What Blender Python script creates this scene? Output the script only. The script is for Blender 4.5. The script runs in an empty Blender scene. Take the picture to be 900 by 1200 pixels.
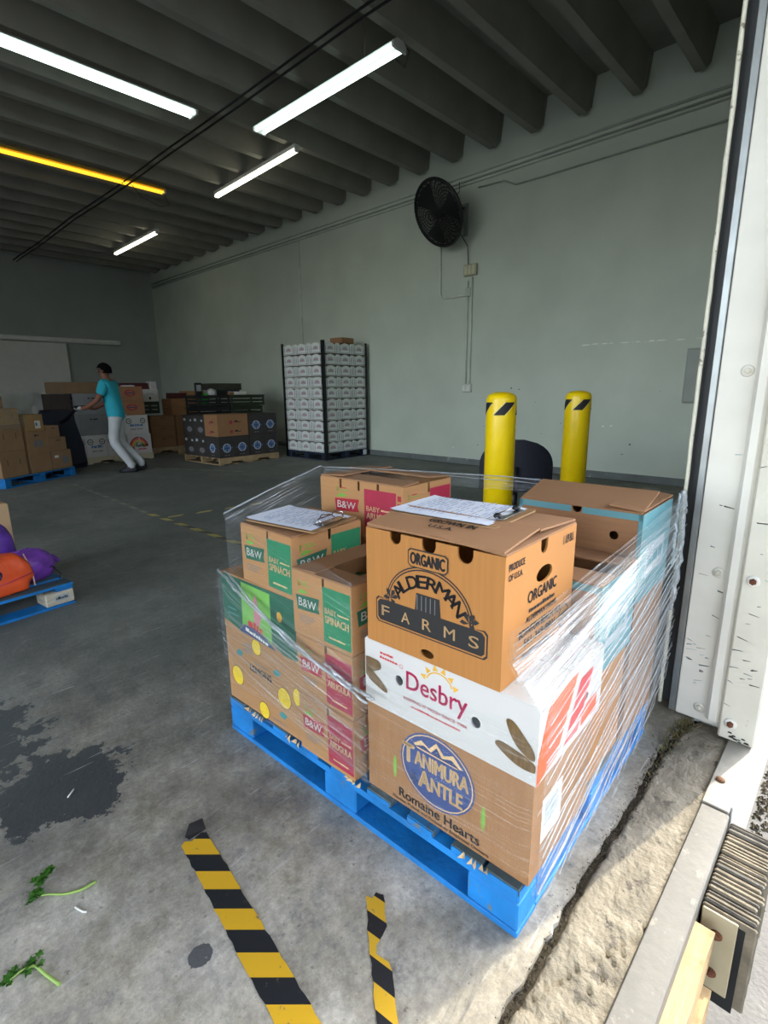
import bpy, bmesh, math, random
from mathutils import Vector, Matrix, noise
from mathutils.geometry import tessellate_polygon
random.seed(7)
D = bpy.data
scene = bpy.context.scene
col = scene.collection
R = math.radians

# ------------------------------------------------------------------ camera
F_PX, PITCH, ROLL, YAW, CAM_H = 605.7, 0.22996, 0.01146, 0.81296, 1.259
fw = Vector((math.sin(YAW)*math.cos(PITCH), math.cos(YAW)*math.cos(PITCH), -math.sin(PITCH)))
rt0 = Vector((math.cos(YAW), -math.sin(YAW), 0)); dn0 = fw.cross(rt0)
rt = rt0*math.cos(ROLL)+dn0*math.sin(ROLL); dn = -rt0*math.sin(ROLL)+dn0*math.cos(ROLL)
cam_d = D.cameras.new('camera'); cam = D.objects.new('camera', cam_d); col.objects.link(cam)
cam_d.sensor_fit = 'VERTICAL'; cam_d.sensor_height = 36.0; cam_d.lens = F_PX/1200*36.0
cam_d.clip_start = 0.02; cam_d.clip_end = 500
mw = Matrix.Identity(4)
for i in range(3):
    mw[i][0] = rt[i]; mw[i][1] = -dn[i]; mw[i][2] = -fw[i]
mw[0][3], mw[1][3], mw[2][3] = 0, 0, CAM_H
cam.matrix_world = mw
scene.camera = cam

# ------------------------------------------------------------------ light
SUN_AZ = Vector((1.463, -0.356, 0)).normalized()
SUN_EL = R(40)
sun_dir = Vector((SUN_AZ.x*math.cos(SUN_EL), SUN_AZ.y*math.cos(SUN_EL), math.sin(SUN_EL)))
sun_d = D.lights.new('sun', 'SUN'); sun_d.energy = 7.0; sun_d.angle = R(0.6); sun_d.color = (1.0, .90, .70)
sun = D.objects.new('sun', sun_d); col.objects.link(sun)
sun.rotation_euler = sun_dir.to_track_quat('Z', 'Y').to_euler()
sun.location = (6, -6, 9)
world = D.worlds.new('sky'); scene.world = world; world.use_nodes = True
wn = world.node_tree.nodes; wl = world.node_tree.links
bgn = wn['Background']; sky = wn.new('ShaderNodeTexSky')
sky.sky_type = 'NISHITA'; sky.sun_disc = False; sky.sun_elevation = SUN_EL
sky.sun_rotation = math.atan2(sun_dir.x, sun_dir.y); sky.air_density = 1.0; sky.dust_density = 1.5; sky.ozone_density = 1.0
hsv = wn.new('ShaderNodeHueSaturation'); hsv.inputs['Saturation'].default_value = 0.45
wl.new(sky.outputs[0], hsv.inputs['Color']); wl.new(hsv.outputs[0], bgn.inputs[0])
bgn.inputs[1].default_value = 1.5
# portal guiding sky samples through the dock opening (gives off no light itself)
pl_d = D.lights.new('dock_opening_portal', 'AREA'); pl_d.shape = 'RECTANGLE'; pl_d.size = 4.7; pl_d.size_y = 4.3
pl_d.cycles.is_portal = True
pl = D.objects.new('dock_opening_portal', pl_d); col.objects.link(pl)
pl.location = (-0.25, 0.12, 2.15); pl.rotation_euler = (R(90), 0, 0)   # -Z axis of the lamp points to +Y
pl2_d = D.lights.new('added_dock_opening_portal', 'AREA'); pl2_d.shape = 'RECTANGLE'; pl2_d.size = 3.4; pl2_d.size_y = 4.3; pl2_d.cycles.is_portal = True
pl2 = D.objects.new('added_dock_opening_portal', pl2_d); col.objects.link(pl2); pl2.location = (-5.1, 0.12, 2.15); pl2.rotation_euler = (R(90), 0, 0)  # portal for the second dock opening, added out of view for daylight
pl3_d = D.lights.new('added_left_opening_portal', 'AREA'); pl3_d.shape = 'RECTANGLE'; pl3_d.size = 5.6; pl3_d.size_y = 4.5; pl3_d.cycles.is_portal = True
pl3 = D.objects.new('added_left_opening_portal', pl3_d); col.objects.link(pl3); pl3.location = (-7.1, 3.8, 2.25); pl3.rotation_euler = (R(90), 0, R(-90))  # portal for the opening added in the unseen left wall
vs = scene.view_settings
vs.view_transform = 'Standard'; vs.look = 'None'; vs.gamma = 1.0; vs.use_curve_mapping = False
vs.exposure = 0.12
try:
    scene.cycles.use_denoising = True
    scene.cycles.max_bounces = 10; scene.cycles.diffuse_bounces = 6; scene.cycles.transparent_max_bounces = 24
    scene.cycles.sample_clamp_indirect = 6.0
except Exception:
    pass

# ------------------------------------------------------------------ materials
def C(r, g, b):
    f = lambda c: (c/255/12.92 if c/255 <= .04045 else ((c/255+.055)/1.055)**2.4)
    return (f(r), f(g), f(b), 1.0)
MATS = {}
def mat(name, rgb, rough=.6, metal=0.0, var=.10, scale=6.0, bump=0.0, bscale=60.0, stretch=(1, 1, 1), spec=.5, dark=None, dark_amt=.55, dark_scale=5.0):
    """Principled material with noise-driven colour variation, optional wear colour and bump."""
    if name in MATS: return MATS[name]
    m = D.materials.new(name); m.use_nodes = True; MATS[name] = m
    n = m.node_tree.nodes; l = m.node_tree.links; b = n['Principled BSDF']
    b.inputs['Roughness'].default_value = rough; b.inputs['Metallic'].default_value = metal
    b.inputs['Specular IOR Level'].default_value = spec
    tc = n.new('ShaderNodeTexCoord'); mp = n.new('ShaderNodeMapping'); mp.inputs['Scale'].default_value = stretch
    l.new(tc.outputs['Object'], mp.inputs[0])
    nz = n.new('ShaderNodeTexNoise'); nz.inputs['Scale'].default_value = scale; nz.inputs['Detail'].default_value = 5
    l.new(mp.outputs[0], nz.inputs['Vector'])
    rp = n.new('ShaderNodeValToRGB'); c = C(*rgb)
    rp.color_ramp.elements[0].position = .3; rp.color_ramp.elements[1].position = .7
    rp.color_ramp.elements[0].color = tuple(x*(1-var) for x in c[:3])+(1,)
    rp.color_ramp.elements[1].color = tuple(min(1, x*(1+var)) for x in c[:3])+(1,)
    l.new(nz.outputs[0], rp.inputs[0]); out = rp.outputs[0]
    if dark:
        n2 = n.new('ShaderNodeTexNoise'); n2.inputs['Scale'].default_value = dark_scale; n2.inputs['Detail'].default_value = 8
        n2.inputs['Roughness'].default_value = .7
        l.new(mp.outputs[0], n2.inputs['Vector'])
        r2 = n.new('ShaderNodeValToRGB'); r2.color_ramp.elements[0].position = dark_amt; r2.color_ramp.elements[1].position = dark_amt+.04
        mx = n.new('ShaderNodeMixRGB'); l.new(n2.outputs[0], r2.inputs[0]); l.new(r2.outputs[0], mx.inputs[0])
        l.new(out, mx.inputs[1]); mx.inputs[2].default_value = C(*dark); out = mx.outputs[0]
    l.new(out, b.inputs['Base Color'])
    if bump:
        n3 = n.new('ShaderNodeTexNoise'); n3.inputs['Scale'].default_value = bscale; n3.inputs['Detail'].default_value = 6
        l.new(mp.outputs[0], n3.inputs['Vector'])
        bp = n.new('ShaderNodeBump'); bp.inputs['Strength'].default_value = bump; bp.inputs['Distance'].default_value = .01
        l.new(n3.outputs[0], bp.inputs['Height']); l.new(bp.outputs[0], b.inputs['Normal'])
    return m
def ink(name, r, g, b): return mat('ink_'+name, (r, g, b), rough=.65, var=.06, scale=30)
def emit(name, rgb, strength):
    m = D.materials.new(name); m.use_nodes = True; b = m.node_tree.nodes['Principled BSDF']
    b.inputs['Base Color'].default_value = C(*rgb); b.inputs['Emission Color'].default_value = C(*rgb); b.inputs['Emission Strength'].default_value = strength
    return m

def floor_material():
    m = D.materials.new('worn_concrete'); m.use_nodes = True; n = m.node_tree.nodes; l = m.node_tree.links; b = n['Principled BSDF']
    tc = n.new('ShaderNodeTexCoord'); P = tc.outputs['Object']
    def noise_(scale, detail=6, rough=.6, vec=P):
        t = n.new('ShaderNodeTexNoise'); t.inputs['Scale'].default_value = scale; t.inputs['Detail'].default_value = detail
        t.inputs['Roughness'].default_value = rough; l.new(vec, t.inputs['Vector']); return t.outputs[0]
    def ramp(src, p0, c0, p1, c1):
        r = n.new('ShaderNodeValToRGB'); r.color_ramp.elements[0].position = p0; r.color_ramp.elements[1].position = p1
        r.color_ramp.elements[0].color = c0; r.color_ramp.elements[1].color = c1; l.new(src, r.inputs[0]); return r.outputs[0]
    def mix(f, a, bb, mode='MIX'):
        x = n.new('ShaderNodeMixRGB'); x.blend_type = mode
        if isinstance(f, float): x.inputs[0].default_value = f
        else: l.new(f, x.inputs[0])
        for k, v in ((1, a), (2, bb)):
            if isinstance(v, tuple): x.inputs[k].default_value = v
            else: l.new(v, x.inputs[k])
        return x.outputs[0]
    W = (1, 1, 1, 1); K = (0, 0, 0, 1)
    base = ramp(noise_(1.1, 8, .65), .3, C(192, 190, 185), .72, C(242, 239, 233))
    base = mix(.7, base, ramp(noise_(11, 10, .78), .28, C(66, 65, 64), .72, C(214, 211, 205)), 'OVERLAY')
    base = mix(.6, base, ramp(noise_(3.4, 8, .72), .34, C(78, 79, 80), .66, C(176, 174, 170)), 'OVERLAY')
    # weathered strip along the dock joint, darkened to offset its strong sunlight; grubby smears
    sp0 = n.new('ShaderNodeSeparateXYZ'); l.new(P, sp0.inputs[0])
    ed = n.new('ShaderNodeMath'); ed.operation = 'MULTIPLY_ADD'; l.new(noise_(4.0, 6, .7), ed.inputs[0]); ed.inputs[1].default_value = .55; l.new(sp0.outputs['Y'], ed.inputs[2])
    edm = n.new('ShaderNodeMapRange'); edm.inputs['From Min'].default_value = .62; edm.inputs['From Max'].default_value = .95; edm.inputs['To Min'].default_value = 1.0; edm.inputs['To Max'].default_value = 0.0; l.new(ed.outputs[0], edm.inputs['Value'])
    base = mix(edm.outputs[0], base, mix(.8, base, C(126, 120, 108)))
    smear = ramp(noise_(5.5, 9, .74), .54, K, .66, W)
    base = mix(smear, base, mix(.58, base, C(66, 67, 68)))
    pale = ramp(noise_(8.5, 9, .78), .60, K, .70, W)
    base = mix(pale, base, mix(.5, base, C(238, 236, 230)))
    base = mix(1.0, base, ramp(noise_(9, 12, .82), .36, (.62, .62, .62, 1), .62, (1.12, 1.12, 1.11, 1)), 'MULTIPLY')
    base = mix(1.0, base, ramp(noise_(55, 6, .8), .34, (.74, .74, .74, 1), .66, (1.14, 1.14, 1.13, 1)), 'MULTIPLY')
    # smooth dark oil stain near the dock and smaller ones
    mp = n.new('ShaderNodeMapping'); l.new(P, mp.inputs[0])
    def blob(x, y, r, sx=1.0, amt=.25):
        v = n.new('ShaderNodeVectorMath'); v.operation = 'SUBTRACT'; l.new(P, v.inputs[0]); v.inputs[1].default_value = (x, y, 0)
        s = n.new('ShaderNodeVectorMath'); s.operation = 'MULTIPLY'; l.new(v.outputs[0], s.inputs[0]); s.inputs[1].default_value = (1/sx, 1, 1)
        ln = n.new('ShaderNodeVectorMath'); ln.operation = 'LENGTH'; l.new(s.outputs[0], ln.inputs[0])
        a = n.new('ShaderNodeMath'); a.operation = 'MULTIPLY_ADD'; l.new(noise_(9, 6, .7), a.inputs[0]); a.inputs[1].default_value = r*2.0*amt*4; l.new(ln.outputs[1], a.inputs[2])
        lim = r*(1+amt*4)
        return ramp(a.outputs[0], 0.0, W, 1.0, W) if False else ramp2(a.outputs[0], lim)
    def ramp2(src, lim):
        q = n.new('ShaderNodeMath'); q.operation = 'LESS_THAN'; l.new(src, q.inputs[0]); q.inputs[1].default_value = lim; return q.outputs[0]
    st = blob(.33, 1.78, .20, .9); st2 = blob(.02, 2.25, .35, 1.0); st3 = blob(.375, .95, .025); st4 = blob(1.7, 2.6, .3, 1.3)
    dark = mix(.5, C(58, 62, 66), C(74, 76, 78))
    base = mix(st, base, dark); base = mix(st2, base, dark)
    base = mix(st3, base, C(92, 93, 95))
    # broad dark patches; colour also darkened deeper in, for the fainter light there
    big = ramp(noise_(.45, 5, .6), .44, K, .56, W)
    base = mix(big, base, mix(.6, base, C(70, 73, 73)))
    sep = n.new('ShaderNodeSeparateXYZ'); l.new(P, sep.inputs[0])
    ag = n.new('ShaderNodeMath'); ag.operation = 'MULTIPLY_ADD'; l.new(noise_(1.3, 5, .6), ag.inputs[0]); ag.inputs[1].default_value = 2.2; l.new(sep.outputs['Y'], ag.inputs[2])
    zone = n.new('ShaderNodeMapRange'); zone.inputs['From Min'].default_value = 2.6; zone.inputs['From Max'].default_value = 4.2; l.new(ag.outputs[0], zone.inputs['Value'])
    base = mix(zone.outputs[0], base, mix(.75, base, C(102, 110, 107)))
    # fine pale scratches
    mp2 = n.new('ShaderNodeMapping'); mp2.inputs['Scale'].default_value = (3.0, 40, 1); mp2.inputs['Rotation'].default_value = (0, 0, R(-52)); l.new(P, mp2.inputs[0])
    scr = ramp(noise_(1.6, 3, .5, mp2.outputs[0]), .64, K, .70, W)
    msk = ramp(noise_(2.3, 3), .42, K, .55, W)
    sm = mix(1.0, scr, msk, 'MULTIPLY')
    base = mix(sm, base, mix(.5, base, C(205, 205, 200)))
    # speckle
    sp = ramp(noise_(75, 3, .6), .68, K, .73, W)
    base = mix(sp, base, mix(.35, base, C(215, 213, 208)))
    sp2 = ramp(noise_(48, 4, .7), .32, W, .38, K)
    base = mix(sp2, base, mix(.5, base, C(48, 49, 50)))
    l.new(base, b.inputs['Base Color'])
    rr = n.new('ShaderNodeMapRange'); rr.inputs['To Min'].default_value = .55; rr.inputs['To Max'].default_value = .8
    l.new(noise_(3.0), rr.inputs['Value']); l.new(rr.outputs[0], b.inputs['Roughness'])
    bp = n.new('ShaderNodeBump'); bp.inputs['Strength'].default_value = .45; bp.inputs['Distance'].default_value = .006
    l.new(noise_(45, 8, .7), bp.inputs['Height']); l.new(bp.outputs[0], b.inputs['Normal'])
    return m

KRAFT = mat('kraft_board', (178, 131, 84), rough=.75, var=.05, scale=4, bump=.12, bscale=8, stretch=(1, 1, 30))
KRAFT_D = mat('kraft_board_brown', (152, 112, 78), rough=.8, var=.08, scale=4, bump=.1, bscale=8, stretch=(1, 1, 25))
KRAFT_O = mat('kraft_board_orange', (178, 120, 58), rough=.7, var=.06, scale=3, bump=.12, bscale=8, stretch=(1, 30, 1))
KRAFT_B = mat('kraft_board_background', (150, 112, 78), rough=.85, var=.1, scale=3)
WHITEB = mat('white_coated_board', (208, 206, 203), rough=.5, var=.03, scale=5)
TEALB = mat('teal_printed_board', (92, 148, 156), rough=.6, var=.06, scale=5)
BLUEP = mat('blue_pallet_paint', (16, 122, 196), rough=.6, var=.28, scale=7, bump=.3, bscale=30, stretch=(1, 1, 1), dark=(104, 116, 118), dark_amt=.62, dark_scale=11)
BLUEDECK = mat('worn_blue_deck', (72, 92, 100), rough=.75, var=.3, scale=9, bump=.3, bscale=40, dark=(24, 112, 172), dark_amt=.58, dark_scale=5)
PINE = mat('pine_wood', (196, 168, 126), rough=.75, var=.2, scale=5, bump=.2, bscale=20, stretch=(1, 1, 6))
PINE_B = mat('pallet_pine_wood', (172, 146, 110), rough=.8, var=.2, scale=5)
BLACK = mat('black_plastic', (18, 19, 22), rough=.5, var=.15)
STEEL = mat('galvanised_steel', (150, 154, 154), rough=.42, metal=.8, var=.12, scale=12)
PAPER = mat('white_paper', (226, 231, 242), rough=.6, var=.02)
INK = {k: ink(k, *v) for k, v in dict(black=(34, 33, 34), cream=(226, 190, 140), green=(32, 128, 86), lime=(112, 168, 62), crimson=(164, 34, 62), flag=(170, 30, 48),
    navy=(46, 62, 112), palenavy=(92, 106, 148), blueoval=(60, 78, 130), white=(236, 234, 228), magenta=(220, 48, 108), gold=(226, 172, 52), red=(206, 56, 62), yellow=(240, 204, 34), orange=(232, 92, 44),
    darkgreen=(26, 96, 72), teal=(70, 140, 140), grey=(120, 122, 126), palegrey=(176, 186, 190), yuca=(112, 86, 50), yuca2=(146, 114, 68), pink=(206, 128, 140), lightgreen=(122, 186, 82), leaf=(140, 160, 74), skyblue=(96, 130, 176)).items()}

# ------------------------------------------------------------------ mesh helpers
class MB:
    def __init__(s): s.v = []; s.f = []; s.m = []; s.mats = []; s.sm = []
    def mi(s, m):
        if m not in s.mats: s.mats.append(m)
        return s.mats.index(m)
    def add(s, vs, fs, m, smooth=False):
        o = len(s.v); s.v += [tuple(v) for v in vs]; k = s.mi(m)
        for f in fs: s.f.append([i+o for i in f]); s.m.append(k); s.sm.append(smooth)
        return s
    def box(s, x0, x1, y0, y1, z0, z1, m, bev=0.0, mtx=None):
        b = min(bev, (x1-x0)*.45, (y1-y0)*.45, (z1-z0)*.45)
        if b <= 0:
            vs = [(x, y, z) for z in (z0, z1) for y in (y0, y1) for x in (x0, x1)]
            fs = [(0, 2, 3, 1), (4, 5, 7, 6), (0, 1, 5, 4), (2, 6, 7, 3), (0, 4, 6, 2), (1, 3, 7, 5)]
        else:
            vs = []; ix = {}
            X = (x0, x1); Y = (y0, y1); Z = (z0, z1)
            for i in (0, 1):
                for j in (0, 1):
                    for k in (0, 1):
                        sx = b if i == 0 else -b; sy = b if j == 0 else -b; sz = b if k == 0 else -b
                        for a, p in (('x', (X[i], Y[j]+sy, Z[k]+sz)), ('y', (X[i]+sx, Y[j], Z[k]+sz)), ('z', (X[i]+sx, Y[j]+sy, Z[k]))):
                            ix[(a, i, j, k)] = len(vs); vs.append(p)
            g = lambda a, i, j, k: ix[(a, i, j, k)]
            fs = []
            for i in (0, 1): fs.append([g('x', i, 0, 0), g('x', i, 1, 0), g('x', i, 1, 1), g('x', i, 0, 1)])
            for j in (0, 1): fs.append([g('y', 0, j, 0), g('y', 1, j, 0), g('y', 1, j, 1), g('y', 0, j, 1)])
            for k in (0, 1): fs.append([g('z', 0, 0, k), g('z', 1, 0, k), g('z', 1, 1, k), g('z', 0, 1, k)])
            for i in (0, 1):
                for j in (0, 1): fs.append([g('x', i, j, 0), g('x', i, j, 1), g('y', i, j, 1), g('y', i, j, 0)])
                for k in (0, 1): fs.append([g('x', i, 0, k), g('x', i, 1, k), g('z', i, 1, k), g('z', i, 0, k)])
            for j in (0, 1):
                for k in (0, 1): fs.append([g('y', 0, j, k), g('y', 1, j, k), g('z', 1, j, k), g('z', 0, j, k)])
            for i in (0, 1):
                for j in (0, 1):
                    for k in (0, 1): fs.append([g('x', i, j, k), g('y', i, j, k), g('z', i, j, k)])
            cc = Vector(((x0+x1)/2, (y0+y1)/2, (z0+z1)/2)); out = []
            for f in fs:
                p = [Vector(vs[q]) for q in f]; nn = (p[1]-p[0]).cross(p[2]-p[0])
                c2 = sum(p, Vector())/len(p)-cc
                out.append(f if nn.dot(c2) > 0 else f[::-1])
            fs = out
        if mtx: vs = [mtx @ Vector(v) for v in vs]
        return s.add(vs, fs, m)
    def plate(s, polys, fn, t, m):
        """polygon with holes (2D loops) extruded by t; fn(a,b,d) -> 3D"""
        flat = [p for lp in polys for p in lp]; n = len(flat)
        tris = tessellate_polygon([[Vector((a, b, 0)) for a, b in lp] for lp in polys])
        vs = [fn(a, b, 0) for a, b in flat]+[fn(a, b, t) for a, b in flat]
        fs = []
        for tr in tris:
            tr = list(tr); p = [flat[i] for i in tr]
            ar = (p[1][0]-p[0][0])*(p[2][1]-p[0][1])-(p[2][0]-p[0][0])*(p[1][1]-p[0][1])
            if ar < 0: tr = tr[::-1]
            fs.append(tr); fs.append([i+n for i in tr[::-1]])
        o = 0
        for lp in polys:
            k = len(lp)
            for i in range(k): a, b = o+i, o+(i+1) % k; fs.append([a, a+n, b+n, b])
            o += k
        return s.add(vs, fs, m)
    def tube(s, pts, r, m, seg=8, cap=True, smooth=True, closed=False):
        P = [Vector(p) for p in pts]; n = len(P); vs = []; fs = []
        rs = r if isinstance(r, (list, tuple)) else [r]*n
        up = None
        for i in range(n):
            t = (P[(i+1) % n]-P[i-1]) if closed else (P[min(i+1, n-1)]-P[max(i-1, 0)])
            if t.length < 1e-9: t = Vector((0, 0, 1))
            t.normalize()
            if up is None:
                up = Vector((0, 0, 1)) if abs(t.z) < .9 else Vector((1, 0, 0))
            a = t.cross(up)
            if a.length < 1e-6: a = t.orthogonal()
            a.normalize(); b2 = a.cross(t).normalized(); up = b2
            for k in range(seg):
                th = 2*math.pi*k/seg; vs.append(P[i]+(a*math.cos(th)+b2*math.sin(th))*rs[i])
        for i in range(n if closed else n-1):
            j = (i+1) % n
            for k in range(seg):
                k2 = (k+1) % seg; fs.append([i*seg+k, i*seg+k2, j*seg+k2, j*seg+k])
        if cap and not closed:
            fs.append(list(range(seg))[::-1]); fs.append([(n-1)*seg+k for k in range(seg)])
        return s.add(vs, fs, m, smooth)
    def lathe(s, prof, m, c=(0, 0, 0), seg=24, mtx=None, smooth=True):
        vs = []; fs = []; n = len(prof)
        for r, z in prof:
            for k in range(seg):
                th = 2*math.pi*k/seg; vs.append(Vector((c[0]+r*math.cos(th), c[1]+r*math.sin(th), c[2]+z)))
        for i in range(n-1):
            for k in range(seg):
                k2 = (k+1) % seg; fs.append([i*seg+k, i*seg+k2, (i+1)*seg+k2, (i+1)*seg+k])
        fs.append(list(range(seg))[::-1]); fs.append([(n-1)*seg+k for k in range(seg)])
        if mtx: vs = [mtx @ v for v in vs]
        return s.add(vs, fs, m, smooth)
    def grid(s, fn, nu, nv, m, smooth=True, wrap_u=False):
        vs = [fn(i/nu, j/nv) for j in range(nv+1) for i in range(nu+1)]
        fs = [[j*(nu+1)+i, j*(nu+1)+i+1, (j+1)*(nu+1)+i+1, (j+1)*(nu+1)+i] for j in range(nv) for i in range(nu)]
        return s.add(vs, fs, m, smooth)
    def mesh(s, name):
        me = D.meshes.new(name); me.from_pydata([tuple(v) for v in s.v], [], s.f)
        for m in s.mats: me.materials.append(m)
        me.polygons.foreach_set('material_index', s.m); me.polygons.foreach_set('use_smooth', s.sm); me.update(); return me
    def build(s, name, parent=None, loc=None, rot=None):
        return put(name, s.mesh(name), parent, loc, rot)
def put(name, me, parent=None, loc=None, rot=None):
    o = D.objects.new(name, me); col.objects.link(o)
    if parent: o.parent = parent
    if loc is not None: o.location = loc
    if rot is not None: o.rotation_euler = rot
    return o
def tag(o, label=None, cat=None, group=None, kind=None):
    if label: o['label'] = label
    if cat: o['category'] = cat
    if group: o['group'] = group
    if kind: o['kind'] = kind
    return o
def thing(name, label, cat, loc=(0, 0, 0), rz=0.0, group=None):
    o = D.objects.new(name, None); col.objects.link(o); o.location = loc; o.rotation_euler = (0, 0, rz)
    o.empty_display_size = .05
    return tag(o, label, cat, group)
def copy_tree(o, parent=None):
    c = o.copy(); col.objects.link(c)
    if parent: c.parent = parent
    for ch in KIDS(o): copy_tree(ch, c)
    return c
def KIDS(o): return [x for x in D.objects if x.parent == o]
def struct(o): o['kind'] = 'structure'; return o
def ell(cx, cy, rx, ry, n=20, a0=0, a1=360):
    return [(cx+rx*math.cos(R(a0+(a1-a0)*i/n)), cy+ry*math.sin(R(a0+(a1-a0)*i/n))) for i in range(n if a1-a0 == 360 else n+1)]

# ------------------------------------------------------------------ flat print on faces
_tc = {}
def text_mesh(st, bold=0.0):
    k = (st, bold)
    if k in _tc: return _tc[k]
    cu = D.curves.new('t', 'FONT'); cu.body = st; cu.size = 1.0; cu.resolution_u = 3; cu.fill_mode = 'FRONT'; cu.offset = bold
    ob = D.objects.new('t', cu); col.objects.link(ob)
    dg = bpy.context.evaluated_depsgraph_get(); me = ob.evaluated_get(dg).to_mesh()
    vs = [(v.co.x, v.co.y) for v in me.vertices]; fs = [list(p.vertices) for p in me.polygons]
    ob.evaluated_get(dg).to_mesh_clear(); D.objects.remove(ob); D.curves.remove(cu)
    if vs:
        x0 = min(v[0] for v in vs); x1 = max(v[0] for v in vs); y0 = min(v[1] for v in vs)
    else: x0 = x1 = y0 = 0
    _tc[k] = (vs, fs, x0, x1); return _tc[k]
class Print:
    """ink shapes laid on a carton face; (a,b) in metres from the face's lower left corner"""
    def __init__(s): s.items = []
    def poly(s, pts, c, layer=0): s.items.append((pts, None, c, layer)); return s
    def rect(s, a0, b0, a1, b1, c, layer=0): return s.poly([(a0, b0), (a1, b0), (a1, b1), (a0, b1)], c, layer)
    def ellipse(s, a, b, rx, ry, c, layer=0, n=28): return s.poly(ell(a, b, rx, ry, n), c, layer)
    def ring(s, a, b, rx, ry, w, c, layer=0, a0=0, a1=360, n=28):
        P = ell(a, b, rx, ry, n, a0, a1); Q = ell(a, b, rx-w, ry-w, n, a0, a1)
        k = len(P); fs = [[i, (i+1) % k, k+(i+1) % k, k+i] for i in range(k if a1-a0 == 360 else k-1)]
        s.items.append((P+Q, fs, c, layer)); return s
    def text(s, st, a, b, w, h, c, layer=1, bold=.02, rot=0, align='C', shear=0.0, slope=0.0):
        """text fitted to width w with cap height h; (a,b) = left/centre of its baseline"""
        vs, fs, x0, x1 = text_mesh(st, 0.0)
        if not vs: return s
        sx = w/(x1-x0); sy = h/.70; bs = min(bold, .05)
        off = -(x1-x0)/2*sx if align == 'C' else 0.0
        cr, sr = math.cos(R(rot)), math.sin(R(rot)); P = []
        offs = [(0, 0)] if bs < .004 else [(bs, 0), (-bs, 0), (0, bs*.7), (0, -bs*.7)]
        F = []; n0 = len(vs)
        for k, (ox, oy) in enumerate(offs):      # heavier strokes: the glyph laid a few times, slightly shifted
            for x, y in vs:
                px, py = (x-x0)*sx+off+ox*sy, (y+oy)*sy
                px += shear*py; py += slope*px
                P.append((a+px*cr-py*sr, b+px*sr+py*cr))
            F += [[i+k*n0 for i in f] for f in fs]
        s.items.append((P, F, c, layer)); return s
    def dash(s, n, a, b, w, h, c, layer=1, bold=0, rot=0, **kw):
        """a line of small print too blurred to read: short strokes of uneven length"""
        r_ = random.Random(n*31+int(w*9000)); x = -w/2; cr, sr = math.cos(R(rot)), math.sin(R(rot))
        while x < w/2-.001:
            q = min(w/2, x+w/n*r_.choice([.7, .8, 1.6])); hh = h*r_.choice([.7, .8, 1.0])
            s.poly([(a+px*cr-py*sr, b+px*sr+py*cr) for px, py in ((x, 0), (q, 0), (q, hh), (x, hh))], c, layer); x = q+w/n*.25
        return s
    def arc(s, st, a, b, rx, ry, a0, a1, w, h, c, layer=1, bold=.02):
        n = len(st)
        for i, ch in enumerate(st):
            th = a0+(a1-a0)*(i+.5)/n
            s.text(ch, a+rx*math.cos(R(th)), b+ry*math.sin(R(th)), w*(.45 if ch == 'I' else 1.1 if ch in 'MW' else 1), h, c, layer, bold, rot=(th-90)*min(1, ry/rx*1.15))
        return s
    def onto(s, fn, name, parent):
        mb = MB()
        for pts, fs, c, ly in s.items:
            d = -(0.0006+.0004*ly)
            if fs is None:
                tr = tessellate_polygon([[Vector((x, y, 0)) for x, y in pts]]); fs = [list(t) for t in tr]
            out = []
            for f in fs:
                p = [pts[i] for i in f]; ar = sum(p[i][0]*p[(i+1) % len(p)][1]-p[(i+1) % len(p)][0]*p[i][1] for i in range(len(p)))
                out.append(f if ar > 0 else f[::-1])
            mb.add([fn(x, y, d) for x, y in pts], out, INK[c] if isinstance(c, str) else c)
        return mb.build(name, parent)

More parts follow.
